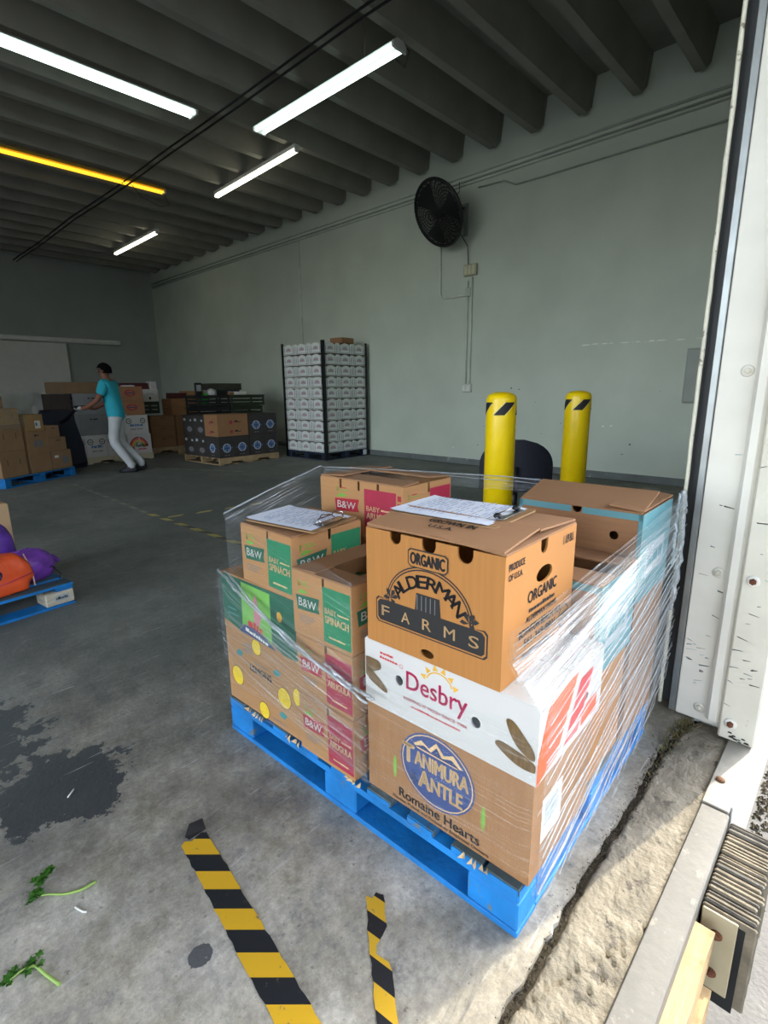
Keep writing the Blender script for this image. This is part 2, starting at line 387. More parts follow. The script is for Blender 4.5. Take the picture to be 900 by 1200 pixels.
# ------------------------------------------------------------------ cartons
def wall_outline(W, H, notches):
    pts = [(0, 0), (W, 0), (W, H)]
    for a, w, d in sorted(notches, key=lambda q: -q[0]):
        pts.append((a+w/2, H)); pts += [(a+w/2*math.cos(R(t)), H-d+w*.5-(w*.5)*math.sin(R(t))) for t in range(0, 181, 22)] if d > w*.5 else []
        pts.append((a-w/2, H))
    pts.append((0, H)); return pts
def carton(name, label, cat, loc, size, m, rz=0.0, group=None, nL=(), hL=(), nR=(), hR=(), flaps=None, tilt=None, m_in=None, bottom=True, nB=(), top_m=None, t=.005):
    """x = depth (u), y = along the face (v), z up. 'L' face is x=0, 'R' face is y=0."""
    U, V, H = size; root = thing(name, label, cat, loc, rz, group)
    if tilt: root.rotation_euler = (tilt[0], tilt[1], rz)
    fL = lambda a, b, d: (d, V-a, b)
    fR = lambda a, b, d: (a, d, b)
    fLb = lambda a, b, d: (U-d, a, b)
    fRb = lambda a, b, d: (U-a, V-d, b)
    mb = MB()
    mb.plate([wall_outline(V, H, nL)]+[ell(*h, 16) for h in hL], fL, t, m)
    mb.plate([[(a if 0 < a < U else (t if a <= 0 else U-t), b) for a, b in wall_outline(U, H, nR)]]+[ell(*h, 16) for h in hR], fR, t, m)
    mb.plate([wall_outline(V, H, ())], fLb, t, m)
    mb.plate([[(a if 0 < a < U else (t if a <= 0 else U-t), b) for a, b in wall_outline(U, H, ())]], fRb, t, m)
    mb.box(t, U-t, t, V-t, 0.001, .008, m)
    mb.build('body', root)
    if flaps is None: flaps = [('x0', U/2-.003, 0, 0), ('x1', U/2-.003, 0, 0)]
    for side, ln, ang, lift in flaps:
        fb = MB(); tm = top_m or m
        if side == 'x0': fb.box(0, ln, .004, V-.004, 0, t, tm); o = fb.build('flap', root, (0.001, 0, H+lift), (0, -R(ang), 0))
        elif side == 'x1': fb.box(-ln, 0, .004, V-.004, 0, t, tm); o = fb.build('flap', root, (U-.001, 0, H+lift), (0, R(ang), 0))
        elif side == 'y0': fb.box(.004, U-.004, 0, ln, 0, t, tm); o = fb.build('flap', root, (0, 0.001, H+lift), (R(ang), 0, 0))
        else: fb.box(.004, U-.004, -ln, 0, 0, t, tm); o = fb.build('flap', root, (0, V-.001, H+lift), (-R(ang), 0, 0))
    return root, fL, fR

# ================================================================== THE SETTING
XW, YB, XL = 7.50, 16.80, -7.0
YO, YI = 0.15, 0.41          # outer and inner face of the front wall
XJ, XJL = 2.10, -2.60        # jambs of the dock opening
GZ = -0.62                   # ground outside
OPEN_H = 4.3
def wob(x, s=1.0, k=0.0): return noise.noise(Vector((x*s, k, 3.3)))
def crack_y(x): return .387+.012*wob(x, 3.1)+.007*wob(x, 11, 4)+.004*wob(x, 37, 9)-.05*max(0, min(1, (x-1.75)/.4))**2+.02*max(0, (1.0-x))*-1
FLOORM = floor_material()
fb = MB()
xs = [XL+i*(XW-XL)/40 for i in range(41)]
fine = sorted(set([x for x in xs if x < -.2 or x > 2.3]+[-.2+i*.01 for i in range(251)]))
va = [(x, crack_y(x)+.007+.004*wob(x, 60, 2), 0) for x in fine]; n = len(fine)
vs_ = va+[(x, y, -.05) for x, y, z in va]+[(x, YB, 0) for x in fine]
fs_ = [[i, i+1, 2*n+i+1, 2*n+i] for i in range(n-1)]+[[n+i, n+i+1, i+1, i] for i in range(n-1)]
fb.add(vs_, fs_, FLOORM)
floor = struct(fb.build('floor'))

# rough concrete apron between the joint and the steel dock edge: real relief
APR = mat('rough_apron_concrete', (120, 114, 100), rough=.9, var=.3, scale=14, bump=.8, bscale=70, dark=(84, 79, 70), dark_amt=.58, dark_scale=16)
ab = MB(); nx, ny = 420, 16
def apron(i, j):
    x = -2.6+4.9*i; y0 = YO+.075; y1 = crack_y(x)-.006-.006*abs(wob(x, 40, 7)); y = y0+(y1-y0)*j
    e = min(1, j*(1-j)*14)
    z = -.004+e*(.006*noise.noise(Vector((x*22, y*14, 0)))+.004*noise.noise(Vector((x*55, y*45, 5)))+.002*noise.noise(Vector((x*130, y*130, 9))))
    # a branching hairline crack
    for (k, off) in ((0, .0), (1, .06)):
        cx = 1.13-.35*j-off*6*j+.03*noise.noise(Vector((j*7, k, 2)))
        dcr = abs(x-cx)
        if dcr < .012: z -= .012*(1-dcr/.012)
    if j > .97: z -= .02
    return (x, y, z)
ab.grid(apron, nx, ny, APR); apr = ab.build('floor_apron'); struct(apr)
# soil bed under the joint
soil = mat('joint_dirt', (52, 46, 36), rough=1, var=.4, scale=60, bump=.6, bscale=90)
sb = MB(); sb.box(-2.2, 2.3, .34, .45, -.06, -.018, soil); struct(sb.build('floor_joint'))
gb = MB(); rnd = random.Random(3)
grit = [mat('grit_a', (70, 64, 50), rough=1), mat('grit_b', (92, 84, 66), rough=1), mat('grit_c', (44, 40, 32), rough=1)]
for i in range(1500):
    x = .45+1.64*rnd.random()**.6; y = crack_y(x)+rnd.gauss(0, .006+.008*max(0, x-1.0))
    r = rnd.uniform(.001, .0036); 
    if 1.6 < x: r *= 1.3
    z = -.012+r*.3 if abs(y-crack_y(x)) < .007 else r*.3-.001
    a = rnd.uniform(0, 6.28); v = [(x+r*math.cos(a), y+r*math.sin(a), z-r*.4), (x+r*math.cos(a+2.1), y+r*math.sin(a+2.1), z-r*.3), (x+r*math.cos(a+4.2), y+r*math.sin(a+4.2), z-r*.4), (x, y, z+r*.8)]
    gb.add(v, [(0, 1, 3), (1, 2, 3), (2, 0, 3), (0, 2, 1)], grit[i % 3])
tag(gb.build('loose_grit'), 'loose dirt and grit crumbs in the floor joint by the dock edge', 'grit', kind='stuff')
wb = MB(); rnd = random.Random(5); weedm = mat('dry_weed', (92, 92, 50), rough=.9, var=.3); weed2 = mat('dead_weed', (124, 108, 70), rough=.9, var=.3)
for i in range(170):
    x = 2.085-abs(rnd.gauss(0, .16)); y = crack_y(x)+rnd.gauss(0, .016); h = rnd.uniform(.006, .02); a = rnd.uniform(0, 6.28); ln = rnd.uniform(.006, .02)
    dx, dy = math.cos(a), math.sin(a); w = .0016
    wb.add([(x-dy*w, y+dx*w, -.006), (x+dy*w, y-dx*w, -.006), (x+dx*ln*.6+dy*w, y+dy*ln*.6-dx*w, h*.8), (x+dx*ln, y+dy*ln, h)], [(0, 1, 2, 3)], weedm if i % 3 else weed2)
tag(wb.build('joint_weeds'), 'small dry weeds sprouting from the floor joint at the door jamb', 'weeds', kind='stuff')

# steel dock edge
EDGE = mat('dock_edge_steel', (96, 95, 91), rough=.65, metal=.1, var=.14, scale=9, bump=.15, bscale=50, dark=(118, 115, 107), dark_amt=.6, dark_scale=22)
EDGE2 = mat('pale_edge_plate', (136, 133, 124), rough=.6, metal=.1, var=.14, scale=12, bump=.2, bscale=50, dark=(110, 92, 70), dark_amt=.66, dark_scale=24)
CONC = mat('dock_face_concrete', (168, 166, 160), rough=.85, var=.15, scale=5, bump=.3, bscale=40)
WPAINT = mat('white_masonry_paint', (178, 178, 176), rough=.7, var=.06, scale=8, bump=.25, bscale=45, dark=(170, 168, 160), dark_amt=.66, dark_scale=9)
e = MB(); e.box(XJL, 1.655, YO, YO+.073, -.010, .004, EDGE, .003); e.box(XJL, 1.655, YO-.002, YO+.010, -.16, .003, EDGE, .003)
struct(e.build('trim_1'))
e = MB(); e.box(1.662, XJ+.02, YO+.002, YO+.075, -.010, .006, EDGE2, .003)
t2 = struct(e.build('trim_2'))
e = MB(); e.lathe([(.014, 0), (.014, .004), (.008, .008), (0.001, .009)], mat('rusty_bolt', (112, 82, 60), rough=.8, metal=.3, var=.3, scale=60), (1.80, YO+.05, .006), 10); e.build('bolt', t2)
e = MB(); e.box(XJL-4.6, XW+1, YO+.005, YO+.25, GZ, -.07, CONC); struct(e.build('wall_dock_face'))
e = MB(); e.box(1.70, XW+1, YO-.004, YO+.004, -.36, 0.0, WPAINT, .003); struct(e.build('wall_dock_paint'))
# yard outside
e = MB(); ASPH = mat('yard_asphalt', (98, 97, 95), rough=.9, var=.2, scale=3, bump=.5, bscale=60)
e.add([(-30, -30, GZ), (30, -30, GZ), (30, YO+.1, GZ), (XL+.1, YO+.1, GZ), (XL+.1, 40, GZ), (-30, 40, GZ)], [(0, 1, 2, 3, 4, 5)], ASPH); struct(e.build('ground'))
gr = MB(); rnd = random.Random(11)
for i in range(700):
    x = rnd.uniform(1.9, 3.8); y = YO-abs(rnd.gauss(0, .05))-.005; r = rnd.uniform(.005, .016); a = rnd.uniform(0, 6.28)
    gr.add([(x+r*math.cos(a), y+r*math.sin(a), GZ-.001), (x+r*math.cos(a+2.1), y+r*math.sin(a+2.1), GZ-.001), (x+r*math.cos(a+4.2), y+r*math.sin(a+4.2), GZ-.001), (x, y, GZ+r*.8)], [(0, 1, 3), (1, 2, 3), (2, 0, 3)], grit[i % 3])
tag(gr.build('yard_gravel'), 'dark gravel gathered at the foot of the white dock wall', 'gravel', kind='stuff')

# unseen canopy added outside to cut overhead sky light at the dock
e = MB(); e.box(-9.0, 3.6, -3.8, YO, 4.40, 4.55, mat('added_canopy_grey', (120, 120, 116), rough=.8)); e.box(-9.0, 3.6, -3.8, -3.7, 4.10, 4.40, MATS['added_canopy_grey']); struct(e.build('roof_added_canopy'))
# unseen warehouse added across the yard to block low sky light
e = MB(); e.box(-34, 16, -13.5, -12.0, GZ, 4.6, mat('added_facade', (140, 138, 132), rough=.85, var=.08, scale=.6)); e.box(-34.1, 16.1, -12.0, -11.9, 4.4, 4.7, MATS['added_facade']); struct(e.build('wall_added_across_yard'))
# walls
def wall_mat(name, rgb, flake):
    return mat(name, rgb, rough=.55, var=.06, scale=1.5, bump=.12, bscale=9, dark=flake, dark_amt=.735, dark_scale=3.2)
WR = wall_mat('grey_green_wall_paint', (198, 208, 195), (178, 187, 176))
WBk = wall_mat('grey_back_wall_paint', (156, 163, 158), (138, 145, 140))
WF = mat('front_wall_paint', (176, 180, 174), rough=.7, var=.06, scale=3)
CEIL_Z = 5.15
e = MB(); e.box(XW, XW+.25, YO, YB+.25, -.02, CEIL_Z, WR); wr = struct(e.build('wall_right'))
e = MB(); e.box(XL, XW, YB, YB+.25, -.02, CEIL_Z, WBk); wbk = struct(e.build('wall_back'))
e = MB(); e.box(XL-.25, XL, YO, 1.0, -.02, CEIL_Z, WBk); e.box(XL-.25, XL, 6.6, YB+.25, -.02, CEIL_Z, WBk); e.box(XL-.25, XL, 1.0, 6.6, 4.5, CEIL_Z, WBk); struct(e.build('wall_left'))  # opening in this unseen wall is added to let daylight in
e = MB(); e.box(XJ+.02, XW, YO, YI, -.01, CEIL_Z, WF); e.box(-3.4, XJL, YO, YI, -.01, CEIL_Z, WF); e.box(XL, -6.8, YO, YI, -.01, CEIL_Z, WF); e.box(-6.8, -3.4, YO, YI, OPEN_H, CEIL_Z, WF); e.box(XJL, XJ+.02, YO, YI, OPEN_H, CEIL_Z, WF)  # includes a second dock opening, added out of view for more daylight
struct(e.build('wall_front'))
# chalky base course and worn crack on the right wall
e = MB(); e.box(XW-.03, XW, YI+.4, YB, 0, .10, mat('wall_foot_grey', (112, 118, 116), rough=.7, var=.2, scale=4, dark=(170, 174, 168), dark_amt=.62, dark_scale=8), .006); struct(e.build('baseboard_right'))
FLK = mat('flaked_white_plaster', (238, 240, 234), rough=.8, var=.05)
e = MB(); rnd = random.Random(2); y = 3.22
while y > 1.2:
    ln = rnd.uniform(.03, .14); h = rnd.uniform(.004, .016); z = 1.862-.012*(3.22-y)+rnd.uniform(-.006, .006)
    e.plate([[(y, z-h*.4), (y-ln*.5, z-h*.6), (y-ln, z-h*.2), (y-ln*.8, z+h*.5), (y-ln*.3, z+h*.6)]], lambda a, b, d: (XW-.002+d, a, b), .003, FLK); y -= ln*rnd.uniform(.9, 1.9)
for i in range(26):
    y = rnd.uniform(1.1, 5.6); z = rnd.uniform(.25, 1.35); s = rnd.uniform(.008, .028)
    e.plate([[(y+s*rnd.uniform(.4, 1)*math.cos(q), z+s*rnd.uniform(.3, .8)*math.sin(q)) for q in (0, -1, -2, -3, -4, -5.2)]], lambda a, b, d: (XW-.001+d, a, b), .002, mat('bare_plaster', (112, 118, 114), rough=.9) if i % 3 else FLK)
struct(e.build('trim_3'))

# ceiling: slab with concrete joists
CEI = mat('ceiling_concrete', (136, 136, 128), rough=.85, var=.10, scale=2, bump=.15, bscale=12)
JO = mat('joist_concrete', (140, 139, 130), rough=.85, var=.10, scale=2.5, bump=.15, bscale=14)
e = MB(); e.box(XL, XW+.25, YO, YB+.25, CEIL_Z, CEIL_Z+.2, CEI); ceil = struct(e.build('ceiling'))
jb = MB(); wb_, wt_, zb, zt_ = .055, .11, 4.72, CEIL_Z+.02
vs_ = []
for x in (XL, XW-.10):
    vs_ += [(x, -wb_, zb), (x, wb_, zb), (x, wt_, zt_), (x, -wt_, zt_)]
jb.add(vs_, [(0, 3, 2, 1), (4, 5, 6, 7), (0, 1, 5, 4), (1, 2, 6, 5), (3, 0, 4, 7), (2, 3, 7, 6)], JO)
# bearing haunch at the wall
jb.add([(XW-.10, -wb_*1.15, zb+.02), (XW-.10, wb_*1.15, zb+.02), (XW+.01, wb_*1.3, zb+.10), (XW+.01, -wb_*1.3, zb+.10), (XW-.10, -wt_*1.05, zt_), (XW-.10, wt_*1.05, zt_), (XW+.01, wt_*1.05, zt_), (XW+.01, -wt_*1.05, zt_)],
       [(0, 1, 2, 3), (0, 4, 5, 1), (1, 5, 6, 2), (3, 7, 4, 0)], JO)
jme = jb.mesh('joist')
k = -3
while 2.70+.672*k < YB-.1:
    put('joist', jme, ceil, (0, 2.70+.672*k, 0)); k += 1

# sliding door with rail on the back wall, stainless kick plates
DP = mat('sliding_door_white', (214, 214, 208), rough=.5, var=.04); SS = mat('dented_stainless', (226, 228, 228), rough=.38, metal=1.0, var=.1, scale=3, bump=.5, bscale=2.2)
d1 = struct(thing('door_1', 'white sliding cold-room door on the back wall with dented stainless lower plates', 'door', (0, YB, 0)))
del d1['category']
e = MB(); e.box(1.2, 4.90, -.12, -.01, .03, 2.64, DP, .01); e.build('door_panel', d1)
for x0, x1 in ((1.25, 2.6), (2.64, 4.10), (4.16, 4.88)):
    e = MB(); e.grid(lambda i, j, x0=x0, x1=x1: (x0+(x1-x0)*i, -.128-.03*abs(noise.noise(Vector((i*2.1+x0, j*2.2, 1))))-.012*math.sin(i*9+j*5), .05+1.26*j), 14, 12, SS); e.build('kick_plate', d1)
e = MB(); e.box(1.2, 6.37, -.13, -.02, 2.67, 2.79, mat('white_rail', (226, 228, 224), rough=.45, var=.05), .02); e.tube([(1.2, -.075, 2.72), (6.3, -.075, 2.72)], .06, MATS['white_rail'], 10); e.build('door_rail', d1)
d1['kind'] = 'structure'
if 'label' in d1: pass

# ------------------------------------------------------------------ door jamb
JW = mat('chipped_white_steel', (226, 223, 212), rough=.5, var=.06, scale=5, bump=.1, bscale=30, dark=(150, 146, 130), dark_amt=.68, dark_scale=9)
JW2 = mat('dirty_white_steel', (214, 210, 194), rough=.55, var=.08, scale=6, bump=.12, bscale=30, dark=(124, 120, 104), dark_amt=.67, dark_scale=10)
SCUF = mat('teal_scuff', (96, 158, 166), rough=.6); RUST = mat('rust', (104, 62, 40), rough=.9, var=.3, scale=40)
jam = thing('door_jamb', 'white painted steel door jamb with bolts and teal scuffs at the dock opening', 'door jamb', (XJ, 0, 0))
e = MB(); e.box(0, .03, .262, YI+.004, .012, OPEN_H, JW, .003); jp1 = e.build('jamb_plate', jam)
e = MB()
e.plate([[(.0, .262), (-.028, .262), (-.040, .274), (-.040, .296), (-.028, .308), (0, .310)]], lambda a, b, d: (a, b, .05+d), OPEN_H-.05, JW); e.build('cover_strip', jam)
e = MB(); e.box(-.055, .03, YO-.003, .260, .008, OPEN_H, JW2, .006); jp2 = e.build('jamb_plate', jam)
def bolt(y, z, x, par, m=None):
    b = MB(); M4 = Matrix.Translation((x, y, z)) @ Matrix.Rotation(R(-90), 4, 'Y')
    b.lathe([(.020, 0), (.020, .003), (.013, .004)], JW, seg=14, mtx=M4); b.lathe([(.011, .003), (.011, .012), (.006, .014), (.001, .0145)], m or JW2, seg=6, mtx=M4, smooth=False); return b.build('bolt', par)
for y, z in ((.335, .066), (.335, .61), (.335, 1.31), (.335, 2.05)): bolt(y, z, 0.0, jp1)
for y, z in ((.225, .075), (.225, .62), (.215, 1.30)): bolt(y, z, -.055, jp2, RUST)
e = MB(); rnd = random.Random(8)
for i in range(46):
    pl2 = rnd.random() < .5; x = -.0555 if pl2 else -.0006; y = rnd.uniform(.165, .25) if pl2 else rnd.uniform(.315, .40); z = rnd.choice([.22, .28, .34, .5, .24, .30])+rnd.gauss(0, .05)
    if rnd.random() < .2: z = rnd.uniform(.6, 1.1)
    w = rnd.uniform(.008, .035); h = rnd.uniform(.001, .004); s = rnd.uniform(-.3, .3)
    y0 = max(.16, y-w/2) if pl2 else max(.313, y-w/2); y1 = min(.254, y+w/2) if pl2 else min(.405, y+w/2)
    mm = SCUF if rnd.random() < .62 else (RUST if rnd.random() < .3 else MATS['dry_weed'])
    e.add([(x, y0, z-s*w/2), (x, y1, z+s*w/2-h*.3), (x, y1, z+s*w/2+h), (x, y0, z-s*w/2+h*.6)], [(0, 1, 2, 3), (3, 2, 1, 0)], mm)
for i in range(10):
    y = rnd.uniform(.158, .225); z = .012+abs(rnd.gauss(0, .014)); s = rnd.uniform(.004, .010)
    e.add([(-.0556, y-s, z-s*.4), (-.0556, y+s, z-s*.3), (-.0556, y+s*.5, z+s*.5), (-.0556, y-s*.7, z+s*.4)], [(0, 1, 2, 3), (3, 2, 1, 0)], RUST)
e.build('paint_scuffs', jam)
# roll-up door guide: two galvanised angles with the dark slot between them
gd = thing('door_guide', 'grey galvanised roll-up door guide with dark slot beside the white jamb', 'door guide', (XJ, 0, 0))
e = MB(); e.box(.004, .05, YI+.006, YI+.012, .015, 4.3, STEEL, .002); e.box(-.004, .004, YI+.006, YI+.028, .015, 4.3, STEEL, .002); e.box(.022, .028, YI+.012, YI+.030, .015, 4.3, STEEL, .001); e.build('guide_angle', gd)
e = MB(); e.box(.05, .10, YI+.006, YI+.075, .015, 4.3, mat('dark_door_guide', (44, 46, 48), rough=.6)); e.build('guide_slot', gd)
e = MB(); CHIP = mat('chipped_cream_paint', (222, 220, 200), rough=.6, var=.08, scale=20, bump=.3, bscale=60, dark=(140, 132, 112), dark_amt=.60, dark_scale=16)
pts = [(.022+.002*wob(z, 6), YI+.068+.002*wob(z, 9, 3), z) for z in [.02+i*.05 for i in range(86)]]
e.tube(pts, [.0075+.0014*wob(p[2], 14, 8) for p in pts], CHIP, 8); e.build('guide_edge_bead', gd)

# ------------------------------------------------------------------ dock bumper and timber outside the edge
RUB = mat('laminated_rubber', (92, 88, 80), rough=.9, var=.3, scale=20, bump=.4, bscale=80); RUB2 = mat('laminated_rubber_pale', (116, 108, 92), rough=.9, var=.3, scale=20, bump=.4, bscale=80); RUBK = mat('rubber_black', (26, 26, 27), rough=.9, var=.3)
bmp = thing('dock_bumper', 'laminated rubber dock bumper with weathered layers bolted below the steel edge', 'dock bumper', (1.32, YO, 0))
rnd = random.Random(4); x = .012
lam = []
while x < .36:
    w = rnd.uniform(.013, .019); e = MB(); d = -.118+rnd.uniform(-.006, .008); zt2 = -.034+rnd.uniform(-.004, .004)
    e.box(x, x+w-.0025, d, -.006, -.30, zt2, RUB2 if rnd.random() < .75 else RUB, .004); e.build('rubber_layer', bmp); x += w
e = MB(); e.box(.01, .36, -.10, -.004, -.315, -.05, RUBK); e.build('rubber_core', bmp)
e = MB(); CLP = mat('pale_clamp_plate', (172, 160, 130), rough=.6, var=.08, scale=10, dark=(120, 78, 48), dark_amt=.68, dark_scale=20)
e.box(0, .008, -.085, -.008, -.27, -.035, CLP, .002); cp = e.build('clamp_plate', bmp)
for z in (-.095, -.215):
    b = MB(); M4 = Matrix.Translation((0, -.045, z)) @ Matrix.Rotation(R(-90), 4, 'Y'); b.lathe([(.014, 0), (.014, .003)], RUST, seg=14, mtx=M4); b.lathe([(.009, .002), (.009, .010), (.003, .012)], RUST, seg=6, mtx=M4, smooth=False); b.build('bolt', cp)
TIM = mat('raw_timber', (160, 136, 98), rough=.8, var=.22, scale=6, bump=.3, bscale=20, stretch=(1, 8, 8), dark=(150, 96, 56), dark_amt=.70, dark_scale=6)
tb = thing('timber_fender', 'raw split timber fender bolted along the dock face beside the bumper', 'timber', (0, YO, 0))
for z0, z1, d, x1 in ((-.145, -.055, -.045, 1.285), (-.265, -.155, -.062, 1.22)):
    e = MB(); e.grid(lambda i, j, z0=z0, z1=z1, d=d, x1=x1: (.2+(x1-.2)*i, (0, d+.006*wob(i*9, 1, z0), d, 0)[round(j*3)] , (z1, z1-.004*wob(i*30, 1), z0+.004*wob(i*22, 1, 3), z0)[round(j*3)]), 60, 3, TIM, False)
    e.add([(x1, 0, z1), (x1, d, z1), (x1, d, z0), (x1, 0, z0)], [(0, 1, 2, 3)], TIM); e.build('timber_board', tb)

# ================================================================== MAIN PALLET AND ITS LOAD
PX, PY, PR = 0.8973, 0.4374, 0.02786
def pw(u, v, z): c, s = math.cos(PR), math.sin(PR); return (PX+c*u-s*v, PY+s*u+c*v, z)

def block_pallet(label, loc, rz, U=1.0, V=1.2, paint=None, deck=None, end_paint=None, wear=True, group=None, seed=1):
    """block pallet; deck boards run along x (U), stringer boards along y (V)"""
    paint = paint or BLUEP; deck = deck or BLUEDECK; rnd = random.Random(seed)
    root = thing('pallet', label, 'pallet', loc, rz, group)
    H = .14
    yb = [0, .102, .245, .395, .545, .695, .845, .995, 1.098]; wbd = [.098, .096, .096, .096, .096, .096, .096, .096, .102]
    for y, w in zip(yb, wbd):
        y *= V/1.2; w *= V/1.2
        e = MB(); ox = rnd.uniform(0, .006) if wear else 0
        e.box(ox, U-ox, y, y+w-.006, H-.020, H+rnd.uniform(-.002, 0), deck, .003)
        # painted butt ends and outer edges
        e.box(ox-.0015, ox, y+.003, y+w-.009, H-.018, H-.003, paint); e.box(U-ox, U-ox+.0015, y+.003, y+w-.009, H-.018, H-.003, paint)
        if y < .01: e.box(ox, U-ox, y-.0015, y, H-.018, H-.003, paint)
        e.build('deck_board', root)
    for x in (0, U/2-.05, U-.1):
        e = MB(); e.box(x+.002, x+.098, .001, V-.001, H-.042, H-.021, paint, .003); e.build('stringer_board', root)
        for y in (0, V/2-.07, V-.14):
            e = MB(); e.box(x+.001, x+.099, y+.001, y+.139, .018, H-.043, end_paint if (end_paint and x > U*.5) else paint, .005); e.build('block', root)
        e = MB(); e.box(x, x+.1, 0, V, 0, .017, paint, .003); e.build('bottom_board', root)
    for y in (0, V-.10):
        e = MB(); e.box(.101, U-.101, y+.001, y+.099, .001, .016, paint, .003); e.build('bottom_board', root)
    return root
pal = block_pallet('bright blue wooden pallet carrying the film-wrapped produce cartons', pw(0, 0, 0), PR)
# splintered wood on the near deck edge
e = MB(); rnd = random.Random(6); SPL = mat('splintered_wood', (222, 196, 150), rough=.8, var=.2, scale=30)
for vv in (.10, .135, .52, .545, .80, 1.02, 1.05, .835, 1.0):
    for q in range(3):
        y = vv+rnd.uniform(-.02, .02); e.add([(-.004, y, .132), (-.008-rnd.uniform(0, .005), y+rnd.uniform(-.02, .02), .125+rnd.uniform(0, .02)), (.006, y+.006, .1405), (-.001, y+.012, .128)], [(0, 1, 2), (1, 3, 2), (0, 3, 1)], SPL)
tag(e.build('splinters', pal), kind='stuff')

GRP = 'cartons on the wrapped blue pallet'
# ---- Romaine hearts carton
ro, fL, fR = carton('produce_carton', 'kraft romaine hearts carton with blue oval logo at the pallet corner', 'carton', pw(.024, -.01, .1405), (.345, .502, .283), mat('kraft_board_romaine', (160, 116, 76), rough=.75, var=.06, scale=3, bump=.12, bscale=8, stretch=(1, 30, 1)), PR, GRP)
p = Print()
p.ellipse(.238, .160, .117, .106, 'blueoval', 0); p.ring(.238, .160, .112, .101, .003, 'cream', 1)
p.poly([(.165, .215), (.19, .235), (.215, .222), (.238, .248), (.262, .224), (.29, .238), (.318, .212), (.30, .206), (.18, .206)], 'cream', 1)
p.poly([(.17, .211), (.2, .224), (.222, .214), (.24, .236), (.256, .214), (.285, .224), (.31, .209)], 'navy', 2)
p.text('T', .148, .150, .036, .056, 'cream', 2, .035).text('ANIMURA', .253, .156, .166, .042, 'cream', 2, .03)
p.text('A', .202, .096, .036, .052, 'cream', 2, .035).text('NTLE', .272, .098, .095, .042, 'cream', 2, .03).text('&', .166, .098, .026, .030, 'palenavy', 2, .03)
p.text('Romaine Hearts', .243, .024, .255, .028, 'black', 1, .025)
p.text('Planted, Picked and Packed by Employee Owners', .245, .008, .305, .0095, 'black', 1, .01)
for a, b in ((.100, .108), (.379, .110)):
    p.poly(ell(a, b, .007, .036, 16), 'leaf', 0); p.poly(ell(a+.001, b+.004, .003, .026, 12), 'lightgreen', 1)
p.onto(fL, 'printed_graphic', ro)
Print().rect(.05, .08, .16, .20, 'white', 0).rect(.065, .12, .14, .18, 'palegrey', 1).onto(fR, 'paper_label', ro)

# ---- white tropical roots carton
ta, fL, fR = carton('produce_carton', 'white coated carton with pink lettering and sun above the romaine carton', 'carton', pw(.008, -.02, .4255), (.372, .503, .187), WHITEB, PR, GRP,
    hL=((.120, .105, .013, .014), (.350, .088, .013, .014)), nR=(), hR=((.26, .09, .02, .012),))
p = Print()
p.text('Desbry', .236, .094, .182, .050, 'magenta', 1, .012)
p.ring(.246, .138, .040, .036, .0035, 'gold', 0, 15, 165)
for th in range(15, 170, 30):
    c, s = math.cos(R(th)), math.sin(R(th)); a0, b0 = .246+.043*c, .138+.039*s
    p.poly([(a0-.008*s, b0+.008*c), (a0+.008*s, b0-.008*c), (a0+.016*c, b0+.016*s)], 'gold', 0)
p.text('KEEPING IT FRESH SINCE 1984', .232, .060, .190, .0085, 'red', 1, .01)
p.dash(21, .235, .045, .150, .005, 'red', 1, .0)
p.dash(8, .078, .160, .045, .007, 'red', 1, .0); p.dash(7, .085, .147, .060, .007, 'red', 1, .0)
p.ring(.128, .148, .006, .006, .001, 'red', 1)
YU = mat('printed_yuca_bark', (110, 84, 48), rough=.6, var=.35, scale=22, stretch=(1, 6, 1))
def yuca(p, a, b, L, w, ang, c):
    pts = []
    for i in range(22):
        th = 2*math.pi*i/22; x = L*.5*math.cos(th); y = w*.5*math.sin(th)*(1+.12*math.sin(3*th+a*40)); pts.append((a+x*math.cos(R(ang))-y*math.sin(R(ang)), b+x*math.sin(R(ang))+y*math.cos(R(ang))))
    return p.poly([(min(.500, max(.003, q[0])), q[1]) for q in pts], c, 1)
yuca(p, .462, .098, .10, .034, -48, YU); yuca(p, .455, .052, .11, .034, -14, YU); yuca(p, .022, .118, .075, .042, 8, YU); yuca(p, .036, .078, .10, .030, -28, YU)
p.onto(fL, 'printed_graphic', ta)
p = Print(); p.poly([(.0, .06), (.05, .187), (.20, .187), (.10, .02), (.0, .0)], 'orange', 0); p.poly([(.14, .02), (.22, .02), (.30, .16), (.22, .16)], 'red', 0)
p.rect(.24, .02, .34, .07, 'orange', 1)
p.onto(fR, 'printed_graphic', ta)
top = lambda z: (lambda a, b, d: (a, b, z-d))
Print().text('Desbry', .27, .035, .12, .03, 'magenta', 1, .012, rot=0).ring(.29, .09, .03, .028, .003, 'gold', 0, 0, 180).onto(top(.187+.005), 'top_print', ta)

# ---- Alderman Farms carton
al, fL, fR = carton('produce_carton', 'large orange-brown farm carton with arched black logo under a clipboard', 'carton', pw(.003, .072, .6185), (.366, .394, .307), KRAFT_O, PR, GRP,
    nL=((.098, .034, .028), (.198, .040, .032), (.297, .040, .034)), hL=((.196, .022, .020, .011),), nR=((.181, .036, .034),), hR=((.190, .222, .042, .020),),
    flaps=[('y0', .19, 3, .0), ('y1', .19, 2, .0), ('x0', .16, 7, .006), ('x1', .20, 4, .006)], top_m=KRAFT_D)
p = Print()
